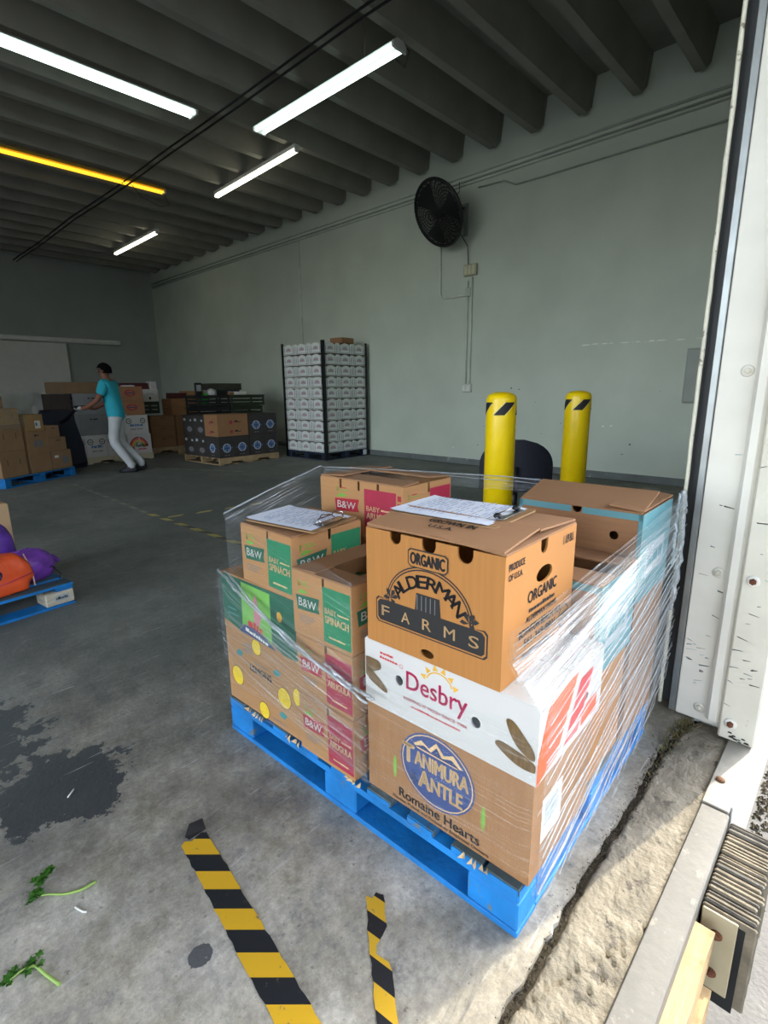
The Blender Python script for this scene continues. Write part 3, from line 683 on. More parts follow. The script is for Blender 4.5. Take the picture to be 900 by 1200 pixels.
# arched frame: outer black, kraft inset, black inner ground line
def arch(cx, cy, rx, ry, x0, x1, yb, yt, n=26):
    top_ = [(cx+rx*math.cos(R(180*i/n)), cy+ry*math.sin(R(180*i/n))) for i in range(n+1)]
    return [(x1-.008, yb), (x1, yb+.008), (x1, yt-.008), (x1-.008, yt)]+[q for q in top_]+[(x0+.008, yt), (x0, yt-.008), (x0, yb+.008), (x0+.008, yb)]
KR = KRAFT_O
p.poly(arch(.196, .128, .128, .112, .032, .360, .062, .132), 'black', 0)
p.poly(arch(.196, .128, .1245, .1085, .0355, .3565, .0655, .1285), KR, 1)
p.poly(arch(.196, .128, .1215, .1055, .039, .353, .069, .125), 'black', 2)
p.poly([(.196+.1185*math.cos(R(180*i/24)), .1275+.1025*math.sin(R(180*i/24))) for i in range(25)], KR, 3)
p.poly([(.160, .1275), (.236, .1275), (.232, .172), (.164, .172)], 'black', 4)
for i in range(5): p.rect(.166+i*.013, .130, .168+i*.013, .168, 'grey', 5)
p.arc('ALDERMAN', .196, .122, .086, .066, 160, 20, .032, .032, 'black', 6, .03)
for i, ch in enumerate('FARMS'): p.text(ch, .066+i*.065, .084, .026 if ch != 'M' else .030, .028, 'cream', 6, .008)
for a, s in ((.083, 1), (.312, -1)):
    for th in (60, 120, 200, 300, 10): p.poly([(a, .137), (a+.018*math.cos(R(th-22)), .142+.016*math.sin(R(th-22))), (a+.026*math.cos(R(th)), .142+.022*math.sin(R(th))), (a+.018*math.cos(R(th+22)), .142+.016*math.sin(R(th+22)))], 'black', 4)
p.poly([(.138, .242), (.146, .234), (.246, .234), (.254, .242), (.254, .274), (.246, .280), (.146, .280), (.138, .274)], 'black', 4)
p.poly([(.141, .243), (.148, .237), (.244, .237), (.251, .243), (.251, .272), (.244, .277), (.148, .277), (.141, .272)], KR, 5)
p.text('ORGANIC', .196, .2435, .098, .028, 'black', 6, .045)
p.onto(fL, 'printed_graphic', al)
p = Print()
p.text('PRODUCE', .050, .272, .070, .016, 'black', 1, .03).text('OF U.S.A.', .046, .250, .062, .014, 'black', 1, .03)
p.text('1 1/9 BU.', .318, .268, .062, .022, 'black', 1, .02)
p.text('ORGANIC', .185, .170, .150, .028, 'black', 1, .03)
p.dash(17, .185, .146, .135, .011, 'black', 1, .02).text('ALDERMAN FARMS', .185, .124, .160, .014, 'black', 1, .03)
p.text('BOYNTON BEACH, FLA', .185, .094, .220, .019, 'black', 1, .03).text('561-369-8801', .182, .068, .165, .018, 'black', 1, .03)
p.dash(17, .170, .036, .150, .015, 'black', 1, .02)
p.ring(.318, .072, .030, .032, .004, 'black', 0).dash(4, .318, .073, .038, .011, 'black', 1, .02).dash(7, .318, .060, .044, .008, 'black', 1, .02)
p.onto(fR, 'printed_graphic', al)
# print on the near top flap
Print().text('GROWN IN', .0, .0, .13, .022, 'black', 1, .03, rot=-90).text('U.S.A.', -.03, .01, .07, .017, 'black', 1, .03, rot=-90).onto(lambda a, b, d: (.075+a, .19+b, .307+.0125+(.075+a)*math.tan(R(7))-d), 'flap_print', al)

# ---- B&W cartons
def bw_carton(label, loc, size, colr, word, rz=PR, face='L', tilt=None, flaps=None, both=True):
    U, V, H = size
    W = V; 
    nL = ((W*.55, .010, .032),) if W < .3 else ((.108, .011, .034), (.200, .011, .034), (.292, .011, .034))
    nR = ((U*.52, .012, .036),)
    root, fL, fR = carton('produce_carton', label, 'carton', loc, size, KRAFT, rz, GRP, nL=nL, nR=nR, flaps=flaps, tilt=tilt, top_m=KRAFT_D)
    dk = 'crimson' if colr == 'crimson' else 'green'
    def face_print(fn, Wf, big, name):
        p = Print()
        if big:   # long face: flag on the left, panel to the right
            x0, x1 = Wf*.565, Wf*.93; fx = Wf*.19; fw_ = .125
        else:
            x0, x1 = Wf*.54, Wf*.985; fx = Wf*.06; fw_ = Wf*.42
        p.rect(x0, .012, x1, H-.022, dk, 0)
        pw_ = x1-x0
        p.text('BABY', x0+pw_*.28, H*.50, pw_*.42, .018, 'cream', 1, .02); p.dash(10, x0+pw_*.74, H*.53, pw_*.40, .006, 'cream', 1, 0)
        p.text(word, x0+pw_*.5, H*.36, pw_*.86, .022, 'cream', 1, .03)
        p.dash(14, x0+pw_*.5, H*.14, pw_*.6, .006, 'cream', 1, 0)
        yb_ = H*.42; h_ = .042
        p.poly([(fx, yb_+h_), (fx+fw_, yb_+h_+.008), (fx+fw_*.94, yb_+h_*.5), (fx+fw_, yb_+.004), (fx+.006, yb_-.004)], 'flag' if dk == 'crimson' else 'darkgreen', 0)
        p.text('B&W', fx+fw_*.48, yb_+.010, fw_*.74, .026, 'white', 1, .012, shear=.05)
        p.poly([(fx+.008, yb_+h_+.008), (fx+fw_*.25, yb_+h_+.022), (fx+fw_*.55, yb_+h_+.016), (fx+fw_*.3, yb_+h_+.008)], 'lime', 0)
        for k in range(3): p.rect(fx+.012, yb_-.022-.009*k, fx+fw_*(.8-.1*k), yb_-.019-.009*k, 'grey', 0)
        p.text('2', fx+.015, H-.045, .010, .018, 'lime', 1, .02); p.rect(fx+.03, H-.040, fx+fw_*.6, H-.037, 'lime', 1); p.rect(fx+.03, H-.032, fx+fw_*.5, H-.029, 'flag' if dk == 'crimson' else 'lime', 1)
        if big:
            for k in range(6): p.rect(Wf*.945, .02+k*.026, Wf*.985, .038+k*.026, 'flag' if dk == 'crimson' else 'darkgreen', 0)
        p.onto(fn, name, root)
    face_print(fL, V, V > .3, 'printed_graphic')
    face_print(fR, U, False, 'printed_graphic')
    return root
bw_carton('crimson-panel kraft arugula carton resting on the pallet deck', pw(-.003, .525, .1405), (.40, .243, .196), 'crimson', 'ARUGULA')
bw_carton('crimson-panel kraft arugula carton directly under the open spinach carton', pw(-.002, .524, .3425), (.40, .244, .196), 'crimson', 'ARUGULA')
bw_carton('green-panel kraft spinach carton with its top flaps partly open', pw(-.004, .520, .5445), (.34, .25, .202), 'green', 'SPINACH', flaps=[('x0', .075, 0, 0), ('y1', .10, 3, .0), ('y0', .045, -4, .0)])
# leafy contents seen through the open top
e = MB(); rnd = random.Random(9); LEAF = mat('spinach_leaves', (38, 92, 40), rough=.5, var=.4, scale=30)
def leaf_bag(i, j): 
    return (.02+.30*i, .02+.21*j, .11+.05*math.sin(math.pi*i)*math.sin(math.pi*j)+.014*noise.noise(Vector((i*9, j*9, 1))))
e.grid(leaf_bag, 16, 12, LEAF)
tag(e.build('spinach_bag', None, pw(-.004, .520, .5445), (0, 0, PR)), 'dark green bag of spinach inside the open spinach carton', 'bag')
bw_carton('green-panel kraft carton with a clipboard on top at the left corner', pw(.0, .775, .645), (.295, .262, .192), 'green', 'SPINACH', tilt=(R(1.2), 0))
bw_carton('crimson-panel kraft arugula carton standing highest at the back', pw(.368, .648, .752), (.275, .402, .198), 'crimson', 'ARUGULA', flaps=[('x0', .09, 2, 0), ('x1', .13, 5, 0.003), ('y1', .12, 4, .003)])
for z0, h_, lb in ((.1405, .30, 'plain kraft carton on the deck behind the middle column'), (.443, .305, 'plain kraft carton directly beneath the highest crimson carton')):
    carton('produce_carton', lb, 'carton', pw(.405, .60, z0), (.25, .43, h_), KRAFT_D, PR, GRP)

# ---- lemon cartons
le, fL, fR = carton('produce_carton', 'kraft lemon carton with yellow lemon prints at the pallet left corner', 'carton', pw(.010, .773, .1405), (.29, .425, .283), KRAFT, PR, GRP, nB=())
p = Print()
for a, b, r in ((.058, .105, .036), (.213, .028, .030), (.334, .125, .036), (.190, .262, .028), (.402, .158, .030)):
    rr_ = min(r, a-.002, .423-a) if a > .4 or a < r else r
    p.ellipse(a, b, rr_, r*1.08, 'black', 0); p.ellipse(a, b, rr_-.002, r*1.08-.002, 'yellow', 1)
p.text('LEMONS', .205, .158, .125, .024, 'black', 1, .035, slope=-.02); p.rect(.165, .194, .245, .198, 'grey', 0)
for a, b in ((.278, .205), (.060, .205), (.30, .055)):
    p.poly([(a, b), (a+.02, b+.014), (a+.045, b+.006), (a+.03, b-.012), (a+.008, b-.012)], 'teal', 0)
for k in range(4): p.rect(.10+.02*(k % 2), .222+.010*k, .165, .227+.010*k, 'grey', 0)
p.rect(.26, .018, .34, .021, 'grey', 0)
p.onto(fL, 'printed_graphic', le)
gl, fL, fR = carton('produce_carton', 'dark green citrus carton with lime panel stacked on the lemon carton', 'carton', pw(.008, .772, .4285), (.29, .425, .208), KRAFT, PR, GRP)
p = Print(); p.poly([(.0, .03), (.10, .012), (.30, .02), (.34, .0), (.425, .0), (.425, .208), (0, .208)], 'darkgreen', 0); p.poly([(.118, .02), (.288, .012), (.288, .196), (.125, .200)], 'lightgreen', 1)
p.poly([(.19, .06), (.22, .06), (.235, .10), (.215, .15), (.205, .175), (.195, .15)], 'pink', 2); p.dash(5, .195, .040, .085, .028, 'red', 3, .03, rot=-8)
p.poly([(.092, .010), (.125, .044), (.19, .048), (.26, .030), (.312, .0), (.25, .002), (.15, .008)], 'grey', 2); p.poly([(.098, .012), (.128, .041), (.19, .045), (.256, .027), (.305, .002), (.25, .004), (.15, .010)], 'navy', 3)
p.dash(10, .20, .014, .13, .013, 'white', 4, .01, rot=-8)
p.poly(ell(.335, .13, .014, .018, 14), 'gold', 2); p.rect(.03, .06, .095, .066, 'teal', 2); p.rect(.03, .08, .085, .086, 'teal', 2)
p.onto(fL, 'printed_graphic', gl)
Print().rect(0, 0, .29, .208, 'darkgreen', 0).onto(fR, 'printed_graphic', gl)

# ---- teal cartons on the right-hand end
def teal_carton(label, loc, size, flaps, band=.02, holes=True):
    U, V, H = size
    root, fL, fR = carton('produce_carton', label, 'carton', loc, size, KRAFT_D, PR, GRP, hL=((V*.17, H-.07, .013, .013), (V*.80, H-.075, .014, .014)) if holes else (), nL=((V*.5, .03, .02),) if holes else (), flaps=flaps, top_m=KRAFT_D)
    p = Print(); p.rect(0, H-band, V*.5-.018, H, TEALB, 0); p.rect(V*.5+.018, H-band, V, H, TEALB, 0); p.rect(0, 0, V, .016, TEALB, 0); p.rect(V-.012, 0, V, H, TEALB, 0); p.rect(0, 0, .012, H, TEALB, 0)
    p.rect(V*.2, H*.28, V*.7, H*.34, 'grey', 0); p.onto(fL, 'printed_graphic', root)
    p = Print(); p.rect(0, 0, U, H, TEALB, 0); p.rect(U*.18, H*.25, U*.82, H*.62, 'palegrey', 1); p.dash(5, U*.5, H*.36, U*.5, .04, TEALB, 2, .03)
    p.onto(fR, 'printed_graphic', root)
    return root
teal_carton('teal-edged carton with a curled open lid at the far right corner', pw(.69, .0, .615), (.33, .395, .282), [('x0', .17, 14, 0), ('x1', .13, 4, 0.0), ('y0', .10, 5, .006)])
carton('produce_carton', 'plain kraft carton on the deck below the teal carton with the curled lid', 'carton', pw(.70, .0, .1405), (.31, .40, .235), KRAFT_D, PR, GRP)
carton('produce_carton', 'plain kraft carton between the deck carton and the curled-lid teal carton', 'carton', pw(.695, .0, .378), (.32, .40, .234), KRAFT_D, PR, GRP)
teal_carton('teal-edged carton squeezed behind the large farm carton', pw(.388, .0, .50), (.29, .42, .262), [('x0', .10, 0, 0), ('x1', .10, 2, 0)], holes=False)
carton('produce_carton', 'kraft carton on the deck beneath the squeezed teal carton', 'carton', pw(.390, .01, .1405), (.29, .41, .355), KRAFT_O, PR, GRP)

# ---- clipboards
def clipboard(label, loc, rz, L=.315, W=.228, clip='flat', tilt=(0, 0)):
    root = thing('clipboard', label, 'clipboard', loc, rz); root.rotation_euler = (tilt[0], tilt[1], rz)
    BRD = mat('hardboard', (150, 116, 78), rough=.5, var=.12)
    rr = .012; out = []
    for cx, cy, a0 in ((W/2-rr, L/2-rr, 0), (-W/2+rr, L/2-rr, 90), (-W/2+rr, -L/2+rr, 180), (W/2-rr, -L/2+rr, 270)): out += [(cx+rr*math.cos(R(a0+q)), cy+rr*math.sin(R(a0+q))) for q in (0, 30, 60, 90)]
    e = MB(); e.plate([out], lambda a, b, d: (a, b, .0045-d), .0042, BRD); e.build('board', root)
    e = MB()
    for k in range(3):
        e.grid(lambda i, j, k=k: (-W*.46+W*.92*i+.002*k, -L*.47+L*.90*j-.003*k, .0055+k*.0012+.010*max(0, .12-j)*(k+.5)+.004*noise.noise(Vector((i*2, j*2, k)))*(1-j)*.5), 8, 10, PAPER)
    sh = e.build('paper_sheet', root)
    p = Print(); rnd = random.Random(len(label))
    for r_ in range(18):
        b = L*.36-r_*L*.042; x = -W*.40
        while x < W*.36:
            w = rnd.uniform(.012, .04)
            if rnd.random() < .75: p.rect(x, b, min(x+w, W*.42), b+.0024, 'skyblue' if r_ % 4 else 'grey', 0)
            x += w+.007
    for q in range(4): p.rect(-W*.44, L*.3-q*L*.17, W*.44, L*.3-q*L*.17+.0008, 'grey', 0)
    p.onto(lambda a, b, d: (a, b, .0125-d), 'form_lines', sh)
    CH = mat('clip_chrome', (190, 192, 196), rough=.2, metal=1.0, var=.05)
    e = MB(); y = L*.45
    if clip == 'flat':
        e.box(-W*.26, W*.26, y-.012, y+.008, .010, .013, CH, .001); e.tube([(-W*.26, y-.008, .013), (-W*.20, y-.02, .018), (W*.20, y-.02, .018), (W*.26, y-.008, .013)], .0018, CH, 6); e.build('clip', root)
        for x in (-W*.22, W*.22): e = MB(); e.lathe([(.010, 0), (.010, .006), (.006, .010), (.001, .011)], BLACK, (x, y-.012, .0135), 12); e.build('rubber_grip', root)
    else:
        e.box(-W*.28, W*.28, y-.03, y+.006, .010, .0125, CH, .001)
        e.tube([(-W*.24, y, .012), (-W*.26, y-.01, .03), (-W*.14, y-.022, .036), (0, y-.006, .034), (W*.14, y-.022, .036), (W*.26, y-.01, .03), (W*.24, y, .012)], .0022, CH, 6)
        e.tube([(-W*.2, y-.03, .012), (-W*.15, y-.034, .022), (W*.15, y-.034, .022), (W*.2, y-.03, .012)], .002, CH, 6); e.build('clip', root)
    return root
clipboard('clipboard holding a printed list on the large farm carton', pw(.214, .318, .9475), PR+R(-93.5)+R(-84.5), clip='flat', tilt=(R(0.5), R(.5)))
clipboard('clipboard with crumpled papers on the left green-panel carton', pw(.138, .888, .852), PR+R(-170), L=.29, clip='wire', tilt=(R(-1.3), 0))

# ================================================================== STRETCH FILM
def film_mat(name, lo, hi, su, sv, thr, seed):
    m = D.materials.new(name); m.use_nodes = True; n = m.node_tree.nodes; l = m.node_tree.links
    for x in list(n):
        if x.type != 'OUTPUT_MATERIAL': n.remove(x)
    out = [x for x in n if x.type == 'OUTPUT_MATERIAL'][0]
    uv = n.new('ShaderNodeUVMap'); mp = n.new('ShaderNodeMapping'); mp.inputs['Scale'].default_value = (su, sv, 1); mp.inputs['Location'].default_value = (seed, seed*2, 0); l.new(uv.outputs[0], mp.inputs[0])
    nz = n.new('ShaderNodeTexNoise'); nz.inputs['Scale'].default_value = 1.0; nz.inputs['Detail'].default_value = 4; nz.inputs['Roughness'].default_value = .65; l.new(mp.outputs[0], nz.inputs['Vector'])
    r = n.new('ShaderNodeValToRGB'); r.color_ramp.elements[0].position = thr; r.color_ramp.elements[1].position = thr+.16
    r.color_ramp.elements[0].color = (lo, lo, lo, 1); r.color_ramp.elements[1].color = (hi, hi, hi, 1); l.new(nz.outputs[0], r.inputs[0])
    mp2 = n.new('ShaderNodeMapping'); mp2.inputs['Scale'].default_value = (su*1.5, sv*.12, 1); l.new(uv.outputs[0], mp2.inputs[0])
    n2 = n.new('ShaderNodeTexNoise'); n2.inputs['Scale'].default_value = 1.0; n2.inputs['Detail'].default_value = 3; l.new(mp2.outputs[0], n2.inputs['Vector'])
    r2 = n.new('ShaderNodeMapRange'); r2.inputs['From Min'].default_value = .3; r2.inputs['From Max'].default_value = .7; r2.inputs['To Min'].default_value = .35; r2.inputs['To Max'].default_value = 1.25; l.new(n2.outputs[0], r2.inputs['Value'])
    mu = n.new('ShaderNodeMath'); mu.operation = 'MULTIPLY'; mu.use_clamp = True; l.new(r.outputs[0], mu.inputs[0]); l.new(r2.outputs[0], mu.inputs[1])
    tr = n.new('ShaderNodeBsdfTransparent'); tr.inputs[0].default_value = (.97, .98, .98, 1)
    df = n.new('ShaderNodeBsdfDiffuse'); df.inputs[0].default_value = (.55, .60, .63, 1)
    tl = n.new('ShaderNodeBsdfTranslucent'); tl.inputs[0].default_value = (.55, .60, .63, 1)
    gl_ = n.new('ShaderNodeBsdfGlossy'); gl_.inputs['Roughness'].default_value = .18; gl_.inputs[0].default_value = (.95, .97, 1, 1)
    bp = n.new('ShaderNodeBump'); bp.inputs['Strength'].default_value = .6; bp.inputs['Distance'].default_value = .006; l.new(nz.outputs[0], bp.inputs['Height'])
    for s_ in (df, gl_): l.new(bp.outputs[0], s_.inputs['Normal'])
    m1 = n.new('ShaderNodeMixShader'); m1.inputs[0].default_value = .35; l.new(df.outputs[0], m1.inputs[1]); l.new(tl.outputs[0], m1.inputs[2])
    m2 = n.new('ShaderNodeMixShader'); m2.inputs[0].default_value = .28; l.new(m1.outputs[0], m2.inputs[1]); l.new(gl_.outputs[0], m2.inputs[2])
    m3 = n.new('ShaderNodeMixShader'); l.new(mu.outputs[0], m3.inputs[0]); l.new(tr.outputs[0], m3.inputs[1]); l.new(m2.outputs[0], m3.inputs[2])
    l.new(m3.outputs[0], out.inputs['Surface']); return m
FILM_H = film_mat('stretch_film_gathered', .07, .66, 1.6, 52, .52, 1.0)
FILM_M = film_mat('stretch_film_streaky', .10, .60, 1.8, 34, .49, 5.0)
FILM_L = film_mat('stretch_film_thin', .04, .28, 1.5, 60, .51, 9.0)
FILM_T = film_mat('stretch_film_ropes', .45, .9, 4, 6, .40, 2.0)
wrap = thing('stretch_wrap', 'clear plastic stretch film wound around the cartons on the blue pallet', 'plastic wrap', pw(0, 0, 0), PR)
def sheet(name, fn, nu, nv, m, parent=wrap):
    me = D.meshes.new(name); vs_ = [fn(i/nu, j/nv) for j in range(nv+1) for i in range(nu+1)]
    fs_ = [[j*(nu+1)+i, j*(nu+1)+i+1, (j+1)*(nu+1)+i+1, (j+1)*(nu+1)+i] for j in range(nv) for i in range(nu)]
    me.from_pydata(vs_, [], fs_); uvl = me.uv_layers.new(name='UVMap')
    for p_ in me.polygons:
        p_.use_smooth = True
        for li in p_.loop_indices:
            vi = me.loops[li].vertex_index; uvl.data[li].uv = ((vi % (nu+1))/nu, (vi//(nu+1))/nv)
    me.materials.append(m); return put(name, me, parent)
def nz3(a, b, c): return noise.noise(Vector((a, b, c)))
# right-hand end: strands rise from the near corner to the far top corner
def zz(t): return .17+.60*t, .50+.415*t
def endA(t):
    za, zb_ = zz(t); u0 = -.012
    if za < .150: u0 = (.150-za)/(zb_-za); za = .150
    v0 = -.032 if za < .60 else -.032+min(1, (za-.60)/.10)*.085
    return u0, v0, za
def rsheet(s, tt):
    t = -.60+1.60*tt; u0, v0, za = endA(t); zb_ = zz(t)[1]
    s2 = s; u = u0+(1.025-u0)*s2; v = v0+(-.026-v0)*s2**.8; z = za+(zb_-za)*s2
    f = math.sin(math.pi*s)
    return (u, v-.004-.007*f*abs(nz3(s*1.5, tt*26, 1))-.004*f*nz3(s*3, tt*60, 2), z+.006*f*nz3(s*2, tt*9, 7))
sheet('film_sheet', rsheet, 30, 110, FILM_H)
sheet('film_sheet', lambda s, tt: (lambda q: (q[0], q[1]-.010, q[2]+.004))(rsheet(s, .18+.80*tt)), 24, 90, FILM_M)
# long side: thin film low down, streaky film over the left columns
def lsheet(s, tt):
    v = -.035+1.235*s; z0 = .205-.06*s+.01*nz3(s*5, 0, 0); z1 = .555+.06*s
    u = -.016-.004*abs(nz3(s*4, tt*30, 3))-(.006 if tt < .9 else 0)
    if v < 0: u += .012*(-v/.035)
    return (u, v, z0+(z1-z0)*tt)
sheet('film_sheet', lsheet, 30, 40, FILM_L)
def lsheet2(s, tt):     # descends towards the right
    v = 1.20-.74*s; z0 = .17+.10*s*0; z1 = .645-.17*s-.02*math.sin(s*3)
    z0 = .30-.12*s
    return (-.004-.014*min(1, s*8)-.006*abs(nz3(s*2, tt*24, 8))-.004*math.sin(math.pi*s), v, z0+(z1-z0)*tt)
sheet('film_sheet', lsheet2, 24, 60, FILM_M)
def lsheet3(s, tt):
    v = 1.10-.60*s; z1 = .90-.13*s; z0 = .62-.17*s
    u = -.018-.006*abs(nz3(s*2, tt*20, 4))
    return (u, v, z0+(z1-z0)*tt)
sheet('film_sheet', lsheet3, 20, 40, FILM_L)
# left side and back, rising to the highest carton
def csheet(s, tt):
    u = -.015+.43*s; v = 1.10+.02*s-.02*s*s; z0 = .64+.13*s; z1 = .862+.118*s
    return (u, v+.006*nz3(s*2, tt*14, 6), z0+(z1-z0)*tt)
sheet('film_sheet', csheet, 16, 40, FILM_M)
def bsheet(s, tt):
    u = .42+.56*s; v = 1.09-.74*s-.10*math.sin(math.pi*s)*-.6; z0 = .93-.06*s; z1 = .978-.055*s
    return (u, v, z0+(z1-z0)*tt+.004*nz3(s*6, tt*5, 2))
sheet('film_sheet', bsheet, 24, 14, FILM_M)
def tsheet(s, tt):       # film edge folded over the top of the highest carton
    u = .37+.27*tt; v = 1.05-.42*s
    return (u, v, .962+.012*abs(nz3(s*6, tt*6, 4))+.006*math.sin(s*9))
sheet('film_sheet', tsheet, 20, 12, FILM_L)
def tsheet2(s, tt):       # crumple on the white carton top
    return (.04+.34*s, -.015+.075*tt+.04*s*tt, .628+.02*abs(nz3(s*7, tt*7, 4)))
sheet('film_sheet', tsheet2, 24, 12, FILM_M)
# gathered ropes of film
def rope(pts, r, jit=.004, m=FILM_T, n=26, name='film_rope'):
    P = []
    for i in range(n+1):
        t = i/n*(len(pts)-1); k = min(int(t), len(pts)-2); f = t-k
        q = Vector(pts[k]).lerp(Vector(pts[k+1]), f); P.append(q+Vector((nz3(i*.7, 1, r*90), nz3(i*.7, 2, r*90), nz3(i*.7, 3, r*90)))*jit)
    e = MB(); e.tube(P, [r*(.7+.5*abs(nz3(i*.9, 5, r*70))) for i in range(n+1)], m, 6); me = e.mesh(name); me.uv_layers.new(name='UVMap'); uvl = me.uv_layers[0]
    for p_ in me.polygons:
        for li in p_.loop_indices: vi = me.loops[li].vertex_index; uvl.data[li].uv = ((vi//6)/n, (vi % 6)/6)
    return put(name, me, wrap)
rope([(-.004, 1.195, .645), (-.03, 1.0, .60), (-.03, .75, .515), (-.032, .50, .47)], .007)
rope([(-.016, 1.13, .66), (-.028, .90, .57), (-.03, .62, .49), (-.03, .44, .45)], .005)
rope([(-.026, .62, .50), (-.028, .50, .475), (-.026, .42, .47)], .006)
rope([(-.018, 1.10, .868), (.20, 1.11, .925), (.42, 1.10, .98)], .004, .002)
rope([(.42, 1.10, .975), (.62, .80, .962), (.80, .55, .945), (1.02, .36, .91)], .003, .002)
rope([(.42, 1.08, .965), (.66, .74, .948), (.84, .50, .925), (1.02, .33, .89)], .002, .002)
rope([(1.02, -.03, .925), (1.035, -.035, .85), (1.03, -.04, .70), (1.015, -.035, .50)], .010, .008)
rope([(1.015, -.02, .915), (.97, -.03, .80), (.96, -.035, .68)], .006, .006)
e = MB(); rnd = random.Random(21)
for k in range(34):
    t = -.50+1.5*k/33+rnd.uniform(-.02, .02); u0, v0, za = endA(min(1, t)); zb_ = zz(t)[1]
    st = []
    for i in range(9):
        s = i/8*rnd.uniform(.96, 1.0); st.append((u0+(1.02-u0)*s, v0+(-.03-v0)*s**.8-.020-.003*math.sin(i*2.1+k), za+(zb_-za)*s+.003*math.sin(i*1.7+k*2)))
    e.tube(st, rnd.choice([.0008, .0011, .0015]), FILM_T, 4)
me = e.mesh('film_strands'); me.uv_layers.new(name='UVMap'); tag(put('film_strands', me, wrap), kind='stuff')

# ================================================================== LIGHT FIXTURES AND CABLES
TUBE = emit('lit_fluorescent_tube', (222, 244, 236), 3.6); TUBE_W = emit('lit_warm_tube', (255, 250, 226), 5.0); TUBE_Y = emit('lit_yellow_tube', (255, 200, 50), 1.4)
HOUS = mat('fixture_housing_white', (206, 208, 204), rough=.5); HOUSY = mat('fixture_housing_yellow', (196, 160, 60), rough=.5)
def fixture(label, x0, y0, x1, y1, z, tube, hous, gap=.062, width=.20):
    d = Vector((x1-x0, y1-y0, 0)); L = d.length; root = thing('light_fixture', label, 'light fixture', (x0, y0, z), math.atan2(d.y, d.x), 'ceiling light fixtures')
    e = MB(); e.add([(0, -width/2, .05), (L, -width/2, .05), (L, -.045, .095), (0, -.045, .095), (0, width/2, .05), (L, width/2, .05), (L, .045, .095), (0, .045, .095)],
        [(0, 1, 2, 3), (4, 7, 6, 5), (3, 2, 6, 7), (0, 3, 7, 4), (1, 5, 6, 2), (0, 4, 5, 1)], hous); e.build('housing', root)
    for s in (-1, 1):
        e = MB(); e.tube([(.03, s*gap/1.1, .022), (L-.03, s*gap/1.1, .022)], .0165, tube, 8); e.build('tube', root)
    for x in (0, L-.03):
        e = MB(); e.box(x, x+.03, -width/2, width/2, .0, .06, HOUS, .006); e.build('end_cap', root)
    for x in (L*.2, L*.8):
        e = MB(); e.tube([(x, 0, .095), (x, 0, .585)], .006, STEEL, 6); e.build('hanger', root)
fixture('lit twin-tube fixture leading off the top left edge', 1.40, 6.72, 3.76, 6.70, 4.57, TUBE, HOUS)
fixture('lit twin-tube fixture nearest the dock door', 4.56, 4.02, 4.55, 6.50, 4.57, TUBE, HOUS)
fixture('lit bare fixture in the middle of the ceiling', 5.22, 6.55, 5.33, 9.0, 4.57, TUBE_W, HOUS, .025, .07)
fixture('farthest lit fixture, near the back wall', 5.50, 11.75, 5.54, 14.2, 4.57, TUBE_W, HOUS, .025, .07)
fixture('yellow-glowing fixture crossed by the black cables', 1.9, 9.50, 4.62, 9.45, 4.57, TUBE_Y, HOUSY, .04, .13)
for dx, lb in ((0, 'upper black cable strung under the joists towards the back wall'), (.07, 'lower black cable strung under the joists towards the back wall')):
    e = MB(); pts = []
    for i in range(60):
        y = 1.0+i*(15.6/59); pts.append((3.93+dx+.012*math.sin(y*.9), y, 4.61-.02*abs(math.sin(y*math.pi/4.0))-dx*.3))
    e.tube(pts, .013, BLACK, 6); tag(e.build('ceiling_cable'), lb, 'cable')
e = MB(); e.tube([(4.75, 4.3, 4.70), (4.78, 4.15, 4.55), (4.70, 4.02, 4.62), (4.6, 4.05, 4.66)], .006, BLACK, 6); tag(e.build('fixture_cord'), 'thin black cord looping at the end of the nearest light fixture', 'cord')
e = MB(); e.tube([(4.62, 9.46, 4.60), (4.66, 9.40, 4.40), (4.5, 9.4, 4.35), (4.2, 9.4, 4.42), (4.06, 9.42, 4.58)], .005, BLACK, 6); tag(e.build('fixture_cord'), 'thin cord hanging below the yellow-glowing fixture', 'cord')

# ================================================================== RIGHT WALL SERVICES
PIPE = mat('painted_conduit', (184, 193, 182), rough=.5, var=.08); PIPED = mat('dark_conduit', (158, 167, 157), rough=.5, var=.08)
def conduit(label, pts, r, m=PIPE, name='wall_conduit'):
    e = MB(); e.tube(pts, r, m, 8); o = e.build(name); return tag(o, label, 'conduit')
X0 = XW-.022
conduit('topmost painted conduit running high along the right wall', [(X0, .6, 4.50), (X0, 16.7, 4.50)], .018)
conduit('second painted conduit from the top on the right wall', [(X0, .6, 4.43), (X0, 16.7, 4.43)], .015, PIPED)
conduit('third painted conduit from the top on the right wall', [(X0, .6, 4.38), (X0, 16.7, 4.38)], .013)
conduit('lowest thin conduit kinking away under the conduit bundle beside the fan', [(X0, .6, 4.16), (X0, 4.35, 4.17), (X0, 4.55, 4.27), (X0, 5.0, 4.29)], .012, PIPED)
conduit('long thin vertical conduit rising behind the white carton stack', [(X0, 9.48, 2.2), (X0, 9.48, 4.38)], .014, mat('pale_conduit', (212, 218, 208), rough=.5))
conduit('bent conduit dropping below the fan to the switch boxes', [(X0, 5.71, 3.95), (X0, 5.71, 2.86), (X0, 5.68, 2.79), (X0, 5.62, 2.765), (X0, 5.18, 2.765)], .016, MATS['pale_conduit'])
conduit('left of the twin vertical conduits below the fan', [(X0, 5.155, 2.98), (X0, 5.155, 1.36)], .016, MATS['pale_conduit'])
conduit('right of the twin vertical conduits below the fan', [(X0, 5.075, 3.02), (X0, 5.075, 1.36)], .016, MATS['pale_conduit'])
